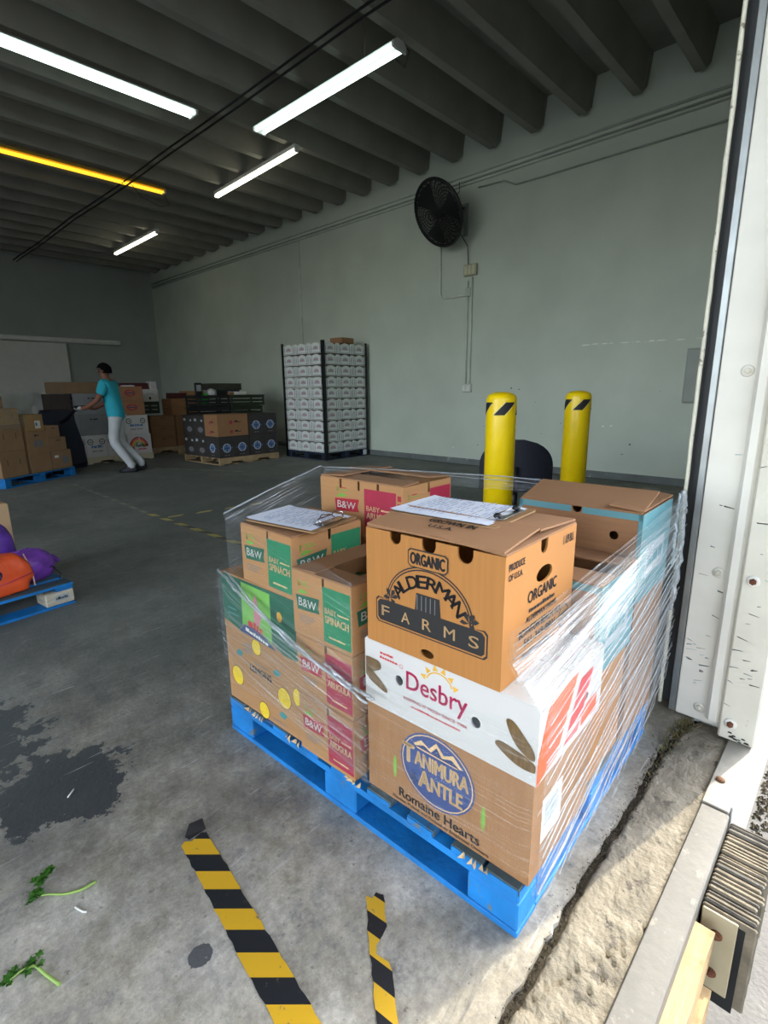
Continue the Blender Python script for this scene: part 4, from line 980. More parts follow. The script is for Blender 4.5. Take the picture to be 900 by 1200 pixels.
def ebox(label, y, z, w, h, m, name='electrical_box', d=.06):
    root = thing(name, label, 'electrical box', (XW, y, z)); e = MB(); e.box(-d, -.001, -w/2, w/2, -h/2, h/2, m, .008); e.build('housing', root); return root
b1 = ebox('yellowed switch box on the wall below the fan', 5.10, 3.13, .24, .17, mat('aged_box', (178, 176, 150), rough=.5))
for k in (-1, 0, 1):
    e = MB(); e.box(-.066, -.058, k*.07-.028, k*.07+.028, -.062, .062, mat('switch_plate', (206, 204, 176), rough=.4), .002); e.build('switch_plate', b1)
b2 = ebox('small junction box where the bent conduit meets the twin conduits', 5.13, 2.80, .10, .13, PIPE)
b3 = ebox('pale outlet box at the foot of the twin conduits', 5.115, 1.29, .17, .13, mat('outlet_pale', (214, 216, 208), rough=.4))
for k in (-1, 1):
    e = MB(); e.box(-.068, -.058, k*.042-.03, k*.042+.03, -.045, .045, mat('outlet_cover', (226, 228, 220), rough=.35), .003); e.build('outlet_cover', b3)
pn = thing('wall_panel', 'flat grey metal cabinet set in the right wall near the jamb', 'wall cabinet', (XW, 1.60, 1.40))
e = MB(); e.box(-.05, -.001, -.27, .245, -.33, .33, mat('cabinet_grey', (156, 162, 156), rough=.5, var=.08), .006); e.build('cabinet_body', pn)
e = MB(); e.box(-.062, -.051, -.255, .23, -.315, .315, MATS['cabinet_grey'], .004); e.build('cabinet_door', pn)

# wall fan
fan = thing('wall_fan', 'black caged wall fan tilted downward on a bracket', 'fan', (6.97, 5.38, 3.90))
nrm = Vector((-.949, .171, -.51)).normalized(); Q = nrm.to_track_quat('Z', 'Y').to_matrix().to_4x4()
fan_rad = .47
FB = mat('fan_black', (30, 31, 33), rough=.5, var=.1)
def circ(r, z, n=40): return [Q @ Vector((r*math.cos(2*math.pi*i/n), r*math.sin(2*math.pi*i/n), z)) for i in range(n)]
for nm, sg in (('front_cage', 1), ('rear_cage', -1)):
    e = MB(); dome = lambda r: sg*(.085-.06*(r/fan_rad)**2)
    for i in range(1, 31):
        r = fan_rad*i/30; e.tube(circ(r, dome(r), 36), .0042 if i < 30 else .010, FB, 4, closed=True)
    for k in range(48):
        a = 2*math.pi*k/48; e.tube([Q @ Vector((r*math.cos(a), r*math.sin(a), dome(r))) for r in (.03, .15, .28, .40, fan_rad)], .003, FB, 4)
    e.build(nm, fan)
e = MB(); e.tube(circ(fan_rad, 0, 40), .025, FB, 6, closed=True); e.build('cage_band', fan)
for k in range(3):
    e = MB(); a0 = k*2*math.pi/3
    def blade(i, j, a0=a0):
        r = .07+.35*i; w = (.5+.55*i)*(1-.25*i); a = a0+(j-.5)*1.35*w; return Q @ Vector((r*math.cos(a), r*math.sin(a), .03*(j-.5)*2*(1-.3*i)))
    e.grid(blade, 6, 5, mat('fan_blade_dark', (44, 46, 48), rough=.4)); e.build('blade', fan)
e = MB(); e.lathe([(.04, .05), (.075, .02), (.08, -.10), (.06, -.20), (.01, -.21)], FB, seg=16, mtx=Q); e.build('motor', fan)
m0 = Q @ Vector((0, 0, -.2)); GREYP = mat('bracket_grey', (150, 154, 150), rough=.5)
e = MB(); e.tube([m0, m0+Vector((.12, -.05, .10)), (XW-6.97-.03, -.10, .16)], .028, FB, 8); e.build('yoke', fan)
e = MB(); wx = XW-6.97-.01; e.box(wx-.02, wx, -.20, -.12, -.25, .22, GREYP, .004); e.tube([(wx-.03, -.16, .18), (m0.x+.05, m0.y-.02, m0.z+.05)], .020, GREYP, 8); e.tube([(wx-.03, -.16, -.20), (m0.x+.10, m0.y-.04, m0.z+.02)], .018, GREYP, 8); e.build('wall_bracket', fan)
e = MB(); e.tube([m0, (m0.x+.1, m0.y-.08, m0.z-.2), (wx-.06, -.24, -.42), (wx-.04, -.25, -.72)], .007, BLACK, 6); e.build('power_cord', fan)
e = MB(); e.tube([m0+Vector((.1, 0, .1)), (wx-.05, -.05, .40), (wx-.02, -.03, .55)], .006, BLACK, 6); e.build('ceiling_cord', fan)

# ================================================================== BOLLARDS AND CHAIR
YEL = mat('bollard_yellow', (255, 216, 6), rough=.35, var=.04)
def bollard(label, x, y, h=1.235, r=.085):
    root = thing('bollard', label, 'bollard', (x, y, 0))
    e = MB(); e.lathe([(r, 0), (r, h-.03), (r*.96, h-.015), (r*.86, h-.004), (r*.55, h+.008), (.002, h+.013)], YEL, seg=40); e.build('sleeve', root)
    e = MB(); n = 60; r2 = r+.0012; z0, z1 = h-.115, h-.045; per = 2*math.pi/4
    for i in range(4):       # slanted black stripes of the warning band
        a = i*per
        def st(s, t, a=a): th = a+per*.5*s+per*.5*t; return (r2*math.cos(th), r2*math.sin(th), z0+(z1-z0)*t)
        e.grid(st, 8, 4, INK['black'])
    e.build('warning_stripes', root)
    e = MB(); WS = INK['white']
    for i in range(4):
        for off in (0, .5):
            def st2(s, t, a=i*per+per*off): th = a+.07*(s-.5)+per*.5*t; return ((r2+.0004)*math.cos(th), (r2+.0004)*math.sin(th), z0+(z1-z0)*t)
            e.grid(st2, 2, 4, mat('pale_yellow_edge', (240, 222, 130), rough=.4))
    e.build('stripe_edges', root)
bollard('yellow bollard standing in front of the dark office chair', 2.64, 1.57)
bollard('yellow bollard closer to the jamb, behind the curled-lid carton', 3.54, 1.51)
NAVY = mat('chair_dark_fabric', (22, 26, 40), rough=.7, var=.15)
ch = thing('office_chair', 'dark navy office chair with rounded back behind the left bollard', 'chair', (4.15, 2.30, 0), math.atan2(-2.3, -4.15)+math.pi)
# local +x = seat front (away from the camera): the backrest faces the camera
def backrest(i, j, th=0.0):
    w = (.30-.10*max(0, (j-.72)/.28)**2*1.0-.02*(1-j)); w = .31*math.sqrt(max(.02, 1-max(0, (j-.45)/.56)**2.4))
    y = (i*2-1)*w; return (-.24+.10*(y/.31)**2+th-.06*(1-j)*0, y, .40+.445*j)
e = MB(); e.grid(lambda i, j: backrest(i, j, 0), 14, 14, NAVY); e.grid(lambda i, j: backrest(1-i, j, .045), 14, 14, NAVY)
e.build('backrest', ch)
e = MB()
def seat(i, j):
    a = i*2*math.pi; r = [.0, .6, .95, 1.0, .95, .0][round(j*5)]; z = [.47, .475, .465, .44, .415, .41][round(j*5)]; return (.04+.25*r*math.cos(a), .26*r*math.sin(a), z)
e.grid(seat, 24, 5, NAVY); e.build('seat', ch)
e = MB(); e.tube([(0, 0, .12), (0, 0, .42)], .03, BLACK, 10); e.build('gas_column', ch)
e = MB(); e.tube([(0, 0, .40), (-.2, 0, .39), (-.27, 0, .46), (-.262, 0, .62)], .022, BLACK, 8); e.build('back_support', ch)
for k in range(5):
    a = 2*math.pi*k/5+.3; e = MB(); e.tube([(0, 0, .12), (.28*math.cos(a), .28*math.sin(a), .075)], [.03, .018], BLACK, 8); e.build('base_arm', ch)
    e = MB(); M4 = Matrix.Translation((.28*math.cos(a), .28*math.sin(a), .03)) @ Matrix.Rotation(a+math.pi/2, 4, 'Z') @ Matrix.Rotation(R(90), 4, 'X')
    e.lathe([(.012, -.022), (.03, -.022), (.03, .022), (.012, .022)], BLACK, seg=14, mtx=Matrix.Translation((.28*math.cos(a), .28*math.sin(a), .031)) @ Matrix.Rotation(a, 4, 'Z') @ Matrix.Rotation(R(90), 4, 'Y')); e.build('caster', ch)

# ================================================================== FLOOR TAPE AND SPRIGS
def tape_mat(name, ang, per, yl, bk, wear=.62):
    m = D.materials.new(name); m.use_nodes = True; n = m.node_tree.nodes; l = m.node_tree.links; b = n['Principled BSDF']; b.inputs['Roughness'].default_value = .45
    tc = n.new('ShaderNodeTexCoord'); mp = n.new('ShaderNodeMapping'); mp.inputs['Rotation'].default_value = (0, 0, R(ang)); l.new(tc.outputs['Object'], mp.inputs[0])
    sx = n.new('ShaderNodeSeparateXYZ'); l.new(mp.outputs[0], sx.inputs[0])
    a = n.new('ShaderNodeMath'); a.operation = 'DIVIDE'; l.new(sx.outputs[0], a.inputs[0]); a.inputs[1].default_value = per
    f = n.new('ShaderNodeMath'); f.operation = 'FRACT'; l.new(a.outputs[0], f.inputs[0]); g = n.new('ShaderNodeMath'); g.operation = 'GREATER_THAN'; g.inputs[1].default_value = .5; l.new(f.outputs[0], g.inputs[0])
    mx = n.new('ShaderNodeMixRGB'); mx.inputs[1].default_value = C(*yl); mx.inputs[2].default_value = C(*bk); l.new(g.outputs[0], mx.inputs[0])
    nz = n.new('ShaderNodeTexNoise'); nz.inputs['Scale'].default_value = 38; nz.inputs['Detail'].default_value = 8; nz.inputs['Roughness'].default_value = .7; l.new(tc.outputs['Object'], nz.inputs['Vector'])
    r = n.new('ShaderNodeValToRGB'); r.color_ramp.elements[0].position = wear; r.color_ramp.elements[1].position = wear+.06; l.new(nz.outputs[0], r.inputs[0])
    m2 = n.new('ShaderNodeMixRGB'); l.new(r.outputs[0], m2.inputs[0]); l.new(mx.outputs[0], m2.inputs[1]); m2.inputs[2].default_value = C(120, 114, 96); l.new(m2.outputs[0], b.inputs['Base Color'])
    return m
def tape(label, p0, p1, w, m, tears=None, rag=.004, holes=()):
    a = Vector(p0); d = Vector(p1)-a; L = d.length; rz = math.atan2(d.y, d.x); rnd = random.Random(len(label))
    out = []; n = max(10, int(L/.02))
    for i in range(n+1): out.append((L*i/n, -w/2+rnd.uniform(0, rag)))
    ends = [(L+rnd.uniform(-.012, .01), -w/2+w*q) for q in (.2, .4, .6, .8)]
    out += ends
    for i in range(n, -1, -1):
        x = L*i/n; dy = 0
        for (tx, tw, td) in (tears or ()):
            if abs(x-tx) < tw: dy = td*(1-(abs(x-tx)/tw)**2)
        out.append((x, w/2-rnd.uniform(0, rag)-dy))
    out += [(rnd.uniform(-.012, .014), w/2-w*q) for q in (.2, .4, .6, .8)]
    e = MB(); e.plate([out], lambda x, y, dd: (x, y, .0016-dd), .0012, m); return tag(e.build('hazard_tape', None, (a.x, a.y, .0003), (0, 0, rz)), label, 'floor tape')
TM = tape_mat('hazard_tape_near', 40, .104, (226, 178, 42), (34, 37, 42))
TM2 = tape_mat('hazard_tape_worn', 42, .080, (220, 174, 46), (36, 38, 42))
tape('yellow and black floor tape, the longer strip left of the pallet', (.518, 1.262), (.42, .47), .078, TM)
tape('short torn yellow and black floor tape pointing at the pallet corner', (.748, .758), (.515, .48), .052, TM2, tears=((.13, .035, .034),), rag=.006)
e = MB(); e.add([(-.03, 0, .002), (.02, -.015, .002), (.035, .012, .016), (.0, .03, .018), (-.03, .018, .004)], [(0, 1, 2, 3, 4)], INK['black'])
tag(e.build('tape_scrap', None, (.535, 1.278, 0), (0, 0, .3)), 'curled black scrap at the torn end of the longer floor tape', 'tape scrap')
TF = tape_mat('hazard_tape_far', 45, .22, (206, 188, 112), (84, 86, 80), .56); TF2 = tape_mat('pale_line_far', 45, .22, (150, 148, 126), (112, 114, 106), .54)
tape('faded striped floor tape running from the wrapped pallet toward the blue pallet of boxes', (2.25, 2.9), (2.20, 5.60), .06, TF)
tape('pale worn floor line continuing toward the walking man', (2.20, 5.62), (2.27, 8.3), .05, TF2)
tape('faded striped floor tape crossing toward the right wall', (2.26, 5.25), (3.30, 5.10), .06, TF)
tape('pale worn floor line beside the man reaching the dark carton pallet', (3.75, 9.0), (4.55, 7.4), .05, TF2)
GRN = mat('sprig_green', (76, 132, 44), rough=.5, var=.35, scale=60); STM = mat('sprig_stem', (150, 182, 92), rough=.45, var=.15, scale=40)
def sprig(label, stem, tufts, seed):
    root = thing('herb_sprig', label, 'herb sprig', (stem[0][0], stem[0][1], 0)); o = Vector((stem[0][0], stem[0][1], 0)); rnd = random.Random(seed)
    P = []
    for k in range(len(stem)-1):
        for i in range(5): P.append(Vector(stem[k]).lerp(Vector(stem[k+1]), i/5)-o)
    P.append(Vector(stem[-1])-o)
    for _ in range(2): P = [P[0]]+[(P[i-1]+P[i]*2+P[i+1])/4 for i in range(1, len(P)-1)]+[P[-1]]
    e = MB(); e.tube(P, [.0020+.0022*(i/len(P)) for i in range(len(P))], STM, 6); e.build('stem', root)
    for (x, y, dx, dy, n) in tufts:
        for i in range(n):
            e = MB(); t = rnd.random(); cx, cy = x+dx*t+rnd.gauss(0, .006)-o.x, y+dy*t+rnd.gauss(0, .006)-o.y; a = math.atan2(dy, dx)+rnd.gauss(0, .8); s = rnd.uniform(.009, .016); z = rnd.uniform(.004, .016)
            pts = []
            for q in range(9):
                th = -2.4+4.8*q/8; rr = s*(1 if q % 2 == 0 else .6); pts.append((cx+rr*math.cos(a+th*.8), cy+rr*math.sin(a+th*.8), z+rnd.uniform(-.003, .003)))
            e.add([(cx-s*.3*math.cos(a), cy-s*.3*math.sin(a), z-.003)]+pts, [(0, k, k+1) for k in range(1, 9)]+[(0, k+1, k) for k in range(1, 9)], GRN); e.build('leaf', root)
sprig('green herb sprig with a long curved pale stem on the floor', [(.150, 1.395, .006), (.178, 1.375, .007), (.205, 1.345, .006), (.240, 1.325, .006), (.276, 1.322, .007)], ((.135, 1.392, .03, .0, 10), (.160, 1.405, .04, .055, 16)), 3)
sprig('smaller wilted herb sprig nearest the bottom left corner', [(.056, 1.207, .006), (.084, 1.212, .007), (.108, 1.20, .009), (.118, 1.165, .006), (.134, 1.118, .005)], ((.050, 1.207, .025, .008, 9), (.085, 1.214, .03, -.006, 8)), 4)
e = MB(); e.tube([(.215, 1.29, .003), (.224, 1.262, .003), (.230, 1.255, .003)], .0028, INK['white'], 5); tag(e.build('paper_scrap'), 'tiny white scrap on the floor beside the long-stemmed sprig', 'scrap')
e = MB(); e.tube([(.318, 1.71, .003), (.343, 1.735, .003)], .0025, INK['white'], 5); tag(e.build('paper_scrap'), 'tiny white scrap lying on the dark floor stain', 'scrap')

# ================================================================== BACKGROUND LOADS
def stack_box(label, loc, size, m, rz=0.0, print_fn=None, group=None, name='carton', cat='carton', gap=True, tilt=None, mesh=None):
    """closed carton seen from afar: body plus two top flaps"""
    U, V, H = size; root = thing(name, label, cat, loc, rz, group)
    if tilt: root.rotation_euler = (tilt[0], tilt[1], rz)
    e = MB(); e.box(0, U, 0, V, 0, H-.005, m, .004); e.box(U*.48, U*.52, -.001, .0, 0, H-.01, m); e.build('body', root)
    for k in (0, 1):
        e = MB(); e.box(.002+k*U*.5, U*.5-.004+k*U*.5, .002, V-.002, H-.005, H, m, .001); e.build('flap', root)
    if print_fn:
        pR = Print(); print_fn(pR, U, H); pR.onto(lambda a, b, d: (a, d, b), 'printed_graphic', root)
        pL = Print(); print_fn(pL, V, H); pL.onto(lambda a, b, d: (d, V-a, b), 'printed_graphic', root)
    return root
def wood_pallet(label, loc, rz, U=1.2, V=1.0, m=PINE_B, H=.125, group=None):
    root = thing('pallet', label, 'pallet', loc, rz, group)
    for i in range(7):
        w = .095; y = i*(V-w)/6; e = MB(); e.box(0, U, y, y+w, H-.018, H, m, .003); e.build('deck_board', root)
    for i in range(3):
        y = i*(V-.04)/2; e = MB()
        prof = [(0, .018), (U*.16, .018), (U*.19, .055), (U*.36, .055), (U*.39, .018), (U*.61, .018), (U*.64, .055), (U*.81, .055), (U*.84, .018), (U, .018), (U, H-.018), (0, H-.018)]
        e.plate([prof], lambda a, b, d, y=y: (a, y+d, b), .04, m); e.build('stringer', root)
    for i in range(5):
        w = .09; x = i*(U-w)/4; e = MB(); e.box(x, x+w, 0, V, 0, .017, m, .003); e.build('bottom_board', root)
    return root

# ---- tall stack of white trays with black corner posts
RX, RY, RZ_, RU, RV = 6.275, 7.40, R(1.5), 1.12, 1.17
dp = MAT_DARKP = mat('dark_blue_pallet', (26, 40, 62), rough=.7, var=.2)
block_pallet('dark pallet under the tall stack of white trays', (RX, RY, 0), RZ_, RU, RV, dp, dp, wear=False)
trU, trV, trH, pit = RU/3, RV/3, .182, .200
TRAYM = mat('tray_white', (226, 230, 226), rough=.6, var=.05, scale=10)
def tray_outline(W, H): # raised centre and corner posts
    return [(0, 0), (W, 0), (W, H), (W*.90, H), (W*.88, H*.86), (W*.74, H*.86), (W*.68, H*.97), (W*.56, H), (W*.5, H*1.06), (W*.44, H), (W*.32, H*.97), (W*.26, H*.86), (W*.12, H*.86), (W*.10, H), (0, H)]
te = MB(); t_ = .006; W1, W2 = trV-.008, trU-.008
te.plate([tray_outline(W1, trH)], lambda a, b, d: (d+.004, W1-a+.004, b), t_, TRAYM); te.plate([tray_outline(W1, trH)], lambda a, b, d: (W2-d+.004, a+.004, b), t_, TRAYM)
te.plate([[(min(max(a, t_), W2-t_), b) for a, b in tray_outline(W2, trH)]], lambda a, b, d: (a+.004, d+.004, b), t_, TRAYM); te.plate([[(min(max(a, t_), W2-t_), b) for a, b in tray_outline(W2, trH)]], lambda a, b, d: (W2-a+.004, W1-d+.004, b), t_, TRAYM)
te.box(.01, W2-.002, .01, W1-.002, .001, .008, TRAYM)
PROD = mat('tray_produce', (120, 44, 40), rough=.6, var=.5, scale=30)
tray_me = te.mesh('tray_body')
pe = MB(); pe.grid(lambda i, j: (.014+(W2-.02)*i, .014+(W1-.02)*j, .10+.03*abs(nz3(i*9, j*9, 1))), 8, 8, PROD); prod_me = pe.mesh('produce')
def tray_print(W, seed):
    p = Print(); r_ = random.Random(seed)
    p.poly([(W*.30, trH*.34), (W*.70, trH*.34), (W*.66, trH*.62), (W*.5, trH*.72), (W*.34, trH*.62)], 'palegrey', 0)
    p.rect(W*.34, trH*.44, W*.66, trH*.50, 'pink', 1); p.rect(W*.40, trH*.56, W*.60, trH*.60, 'pink', 1)
    for a in (.06, .17, .80, .92): p.rect(W*a, trH*.12, W*(a+.05), trH*.78, 'palegrey', 0); p.rect(W*(a+.015), trH*.3, W*(a+.04), trH*.55, 'grey', 1)
    p.rect(W*.05, trH*.06, W*.95, trH*.10, 'grey', 0)
    return p
tmp = D.objects.new('tmp', None); col.objects.link(tmp)
oL = tray_print(W1, 1).onto(lambda a, b, d: (d+.004, W1-a+.004, b), 'printed_graphic', tmp); meL = oL.data
oR = tray_print(W2, 2).onto(lambda a, b, d: (a+.004, d+.004, b), 'printed_graphic', tmp); meR = oR.data
for o in (oL, oR, tmp): D.objects.remove(o)
ORD = ['top', 'second', 'third', 'fourth', 'fifth', 'sixth', 'seventh', 'eighth', 'ninth', 'bottom']
cR, sR = math.cos(RZ_), math.sin(RZ_)
def rw(u, v, z): return (RX+cR*u-sR*v, RY+sR*u+cR*v, z)
for tier in range(10):
    z = .142+tier*pit; nm = ORD[9-tier]; jx = random.uniform(-.004, .004)
    for (i, j, where) in ((0, 0, 'near corner'), (0, 1, 'left face middle'), (0, 2, 'left face far end'), (1, 0, 'right face middle'), (2, 0, 'right face far end')):
        o = thing('produce_tray', f'white produce tray, {nm} tier'+('' if nm in ('top', 'bottom') else ' from top')+f', {where} of the tall stack', 'produce tray', rw(i*trU+jx+random.uniform(0, .004), j*trV+random.uniform(0, .004), z), RZ_, 'white trays in the tall stack')
        put('body', tray_me, o); put('produce', prod_me, o)
        if j == 0: put('printed_graphic', meR, o)
        if i == 0: put('printed_graphic', meL, o)
for u, v, sx, sy, lb in ((-.012, -.012, 1, 1, 'near'), (-.012, RV+.012, 1, -1, 'left'), (RU+.012, -.012, -1, 1, 'right')):
    e = MB(); w, t2_ = .055, .008; h = 2.155
    pts = [(0, 0), (sx*w, 0), (sx*w, sy*t2_), (sx*t2_, sy*t2_), (sx*t2_, sy*w), (0, sy*w)]
    if sx*sy < 0: pts = pts[::-1]
    e.plate([pts], lambda a, b, d: (a, b, d), h, BLACK)
    tag(e.build('corner_post', None, rw(u, v, .002), (0, 0, RZ_)), f'black corner post at the {lb} corner of the white tray stack', 'corner post')
stack_box('small kraft carton lying on top of the white tray stack', rw(.50, .02, .142+9*pit+trH*1.06+.001), (.34, .30, .10), KRAFT_B, R(6))
e = MB(); e.box(0, .10, -.003, 0, 0, .10, PAPER); tag(e.build('pallet_tag', None, rw(RU-.14, -.002, .02), (0, 0, RZ_)), 'small pale tag on the dark pallet below the white trays', 'tag')

# ---- pallet of dark cartons with blue seals
P2 = (4.63, 8.36); P2R = R(2.5); cP, sP = math.cos(P2R), math.sin(P2R)
def p2(u, v, z): return (P2[0]+cP*u-sP*v, P2[1]+sP*u+cP*v, z)
wood_pallet('pale wooden pallet under the dark cartons with blue seals', p2(0, 0, 0), P2R, 1.30, 1.22)
DARKC = mat('dark_printed_board', (58, 54, 52), rough=.7, var=.15)
def seal(p, W, H):
    for a in ((.5,) if W < .45 else (.27, .75)):
        p.ellipse(W*a, H*.46, .085, .082, 'skyblue', 0); p.ring(W*a, H*.46, .080, .077, .008, 'white', 1); p.dash(5, W*a, H*.42, .10, .03, 'navy', 2, .02)
        p.poly([(W*a-.115, H*.43), (W*a-.085, H*.46), (W*a-.115, H*.50)], 'skyblue', 0); p.poly([(W*a+.115, H*.43), (W*a+.085, H*.46), (W*a+.115, H*.50)], 'skyblue', 0)
        p.rect(W*a-.05, H*.10, W*a+.05, H*.13, 'grey', 0)
GD = 'dark cartons with blue seals'
h = .375
for i, lb in ((0, 'dark carton with blue seal, left end of the bottom row beneath the kraft carton'), (1, 'dark carton with blue seal, second in the bottom row beneath the kraft carton')):
    stack_box(lb, p2(.01+i*.32, .01, .1255), (.315, .42, h), DARKC, P2R, seal, GD)
for i, lb in ((0, 'dark carton with blue seal, third in the bottom row of pine pallet'), (1, 'dark carton with blue seal, right end of the bottom row of the pine pallet')):
    stack_box(lb, p2(.665+i*.318, .01, .1255), (.312, .42, h), DARKC, P2R, seal, GD)
    o = stack_box(lb.replace('third in the bottom row', 'left end of the upper row').replace('right end of the bottom row', 'right end of the upper row'), p2(.665+i*.318, .01, .5025), (.312, .42, h), DARKC, P2R, seal, GD)
for z, lb in ((.50, 'tall'), (.88, 'x')): pass
def swoosh(p, W, H):
    for b in (.62, .18):
        p.poly([(W*.36, H*b), (W*.44, H*(b+.10)), (W*.54, H*(b+.06)), (W*.50, H*b)], 'crimson', 0); p.poly([(W*.52, H*(b+.02)), (W*.60, H*(b+.11)), (W*.70, H*(b+.02)), (W*.80, H*(b+.08)), (W*.72, H*b)], 'black', 0); p.rect(W*.38, H*(b-.06), W*.52, H*(b-.02), 'crimson', 0)
stack_box('kraft carton with dark swoosh prints on top of the two left dark cartons', p2(.01, .01, .5025), (.635, .42, .385), mat('kraft_warm', (158, 116, 80), rough=.8, var=.06), P2R, swoosh)
for k, (v, z, lb) in enumerate(((.435, .1255, 'front of the lower row on the left flank'), (.815, .1255, 'rear of the lower row on the left flank'), (.435, .5025, 'front of the upper row on the left flank'), (.815, .5025, 'rear of the upper row on the left flank'))):
    def flank(p, W, H):
        p.rect(W*.1, H*.72, W*.3, H*.84, 'palegrey', 0); p.poly(ell(W*.62, H*.3, .09, .05, 14), 'grey', 0); p.rect(W*.7, H*.7, W*.85, H*.8, 'palegrey', 0)
    stack_box('dark carton, '+lb+' of the pine pallet', p2(.01, v, z), (.62, .375, h if z < .3 else .36), DARKC, P2R, flank, GD)

# ---- crates behind it
CRG = mat('dark_green_crate', (52, 62, 46), rough=.6, var=.15); CRK = mat('black_crate', (34, 35, 36), rough=.6, var=.15)
def crate(label, loc, size, m, rz=0.0, group='stacked crates behind the dark cartons'):
    U, V, H = size; root = thing('plastic_crate', label, 'crate', loc, rz, group)
    e = MB()
    for i in range(3):
        z0 = H*(.04+.33*i); z1 = z0+H*.23
        e.box(0, U, 0, .012, z0, z1, m); e.box(0, U, V-.012, V, z0, z1, m); e.box(0, .012, .012, V-.012, z0, z1, m); e.box(U-.012, U, .012, V-.012, z0, z1, m)
    e.box(.012, U-.012, .012, V-.012, 0, .014, m); e.build('slatted_sides', root)
    for x, y in ((0, 0), (U-.03, 0), (0, V-.03), (U-.03, V-.03)):
        e = MB(); e.box(x-.003, x+.033, y-.003, y+.033, 0, H, m, .003); e.build('corner_post', root)
    e = MB(); e.box(-.006, U+.006, -.006, .016, H-.025, H, m, .003); e.box(-.006, U+.006, V-.016, V+.006, H-.025, H, m, .003); e.box(-.006, .016, .016, V-.016, H-.025, H, m, .003); e.box(U-.016, U+.006, .016, V-.016, H-.025, H, m, .003); e.build('rim', root)
    return root
bx, by = 5.02, 9.75
wood_pallet('wooden pallet under the crates behind the dark cartons', (bx, by, 0), R(1), 1.55, 1.0)
for k in range(3):
    crate('black plastic crate behind the dark cartons, %s of the left column' % ('bottom', 'middle', 'second highest')[k], (bx+.02, by+.02, .1255+k*.29), (.70, .50, .285), CRK)
    crate('dark green plastic crate behind the dark cartons, %s of the right column' % ('bottom', 'middle', 'second highest')[k], (bx+.76, by+.02, .1255+k*.29), (.74, .50, .285), CRG)
crate('black plastic crate with green and pale contents, topmost of the left column', (bx+.02, by+.02, .1255+3*.29), (.70, .50, .22), CRK)
crate('dark green plastic crate, topmost of the right column by the white trays', (bx+.76, by+.02, .1255+3*.29), (.80, .50, .22), CRG)
ztop = .1255+3*.29+.22
def lump(name, label, cat, loc, r, m, sx=1, sy=1, sz=1, seed=0):
    e = MB()
    def f(i, j):
        a = i*2*math.pi; b = -math.pi/2+j*math.pi; q = 1+.18*nz3(math.cos(a)*1.6+seed, math.sin(a)*1.6, math.sin(b)*1.6)
        return (r*sx*q*math.cos(b)*math.cos(a), r*sy*q*math.cos(b)*math.sin(a), r*sz+r*sz*q*.98*math.sin(b))
    e.grid(f, 18, 12, m); return tag(e.build(name, None, loc), label, cat)
lump('produce_bag', 'bright green bag inside the topmost black crate', 'bag', (bx+.24, by+.14, ztop-.20), .11, mat('bright_green_bag', (60, 170, 60), rough=.4), 1, .7, 1.1)
lump('produce_bag', 'rounded white bag on top of the black crate', 'bag', (bx+.42, by+.20, ztop-.06), .12, mat('white_bag', (206, 208, 206), rough=.5, var=.1), 1, .8, .8, 3)
e = MB(); e.box(0, .72, 0, .40, 0, .12, mat('dull_olive_board', (62, 62, 52), rough=.8), .006); e.box(-.005, .725, -.005, .405, .12, .135, MATS['dull_olive_board'], .003)
tag(e.build('shallow_box', None, (bx+.44, by+.22, ztop+.10), (0, 0, R(2))), 'shallow dull olive box lying across the crates behind the dark cartons', 'box')
e = MB(); e.box(0, .6, 0, .3, 0, .105, CRK, .006); tag(e.build('shallow_box', None, (bx+.50, by+.23, ztop+.0005)), 'black shallow box beneath the olive box on the crates', 'box')
for i, (x, m, lb) in enumerate(((.98, 'white', 'small white pack lying flat at the right of the crate tops'), (.76, 'orange', 'small tan pack in front of the black shallow box'), (.87, 'white', 'little pale pack between the tan pack and the flat white pack'))):
    e = MB(); w = .18 if i == 0 else .10; e.box(0, w, 0, .10, 0, .06, INK[m] if i != 1 else KRAFT_B, .01); e.box(.01, w-.01, .01, .09, .06, .066, PAPER, .002); tag(e.build('small_pack', None, (bx+x, by+.06, ztop+.001)), lb, 'pack')
e = MB(); e.box(0, .15, 0, .05, 0, .24, BLACK, .015); e.box(.03, .12, -.003, 0, .08, .20, mat('grey_face', (150, 152, 154), rough=.3), 0); tag(e.build('scale_display', None, (bx+.03, by+.10, ztop+.001), (0, 0, R(-8))), 'small black upright display with a grey face on the left crate', 'display')

# ---- kraft cartons left of the crates
kx, ky = 4.62, 11.15
wood_pallet('wooden pallet under the low kraft cartons left of the dark load', (kx, ky, 0), R(3), 1.2, 1.0)
def hole1(p, W, H): p.rect(W*.42, H*.74, W*.58, H*.80, 'black', 0)
for i in range(2):
    for k in range(3):
        stack_box('plain kraft carton, %s of the %s column on the pallet left of the dark load' % (('bottom', 'middle', 'top')[k], ('left', 'right')[i]), (kx+.05+i*.56, ky+.03+i*.02, .1255+k*.225), (.54, .40, .222), KRAFT_B, R(3), hole1, 'kraft cartons left of the dark load')
crate('black plastic crate under the white tray at left of the kraft cartons', (kx-.22, ky+.52, .1255+.68), (.62, .42, .26), CRK, R(2), None) if False else None
for k, (w, lb) in enumerate(((.62, 'lower'), (.62, 'upper'))):
    stack_box('wide kraft carton, %s of two resting on the right kraft column' % lb, (kx+.55, ky+.06, .1255+.675+k*.175), (.70, .40, .172), mat('kraft_tan_far', (166, 122, 82), rough=.8, var=.08), R(4), hole1)
stack_box('small kraft carton crowning the wide kraft cartons near the back wall', (kx+.95, ky+.10, .1255+.675+.35), (.42, .35, .16), MATS['kraft_tan_far'], R(2))
stack_box('dark red carton beside the crowning kraft carton', (kx+.62, ky+.10, .1255+.675+.35), (.32, .3, .12), mat('dark_red_board', (84, 36, 38), rough=.7), R(2))
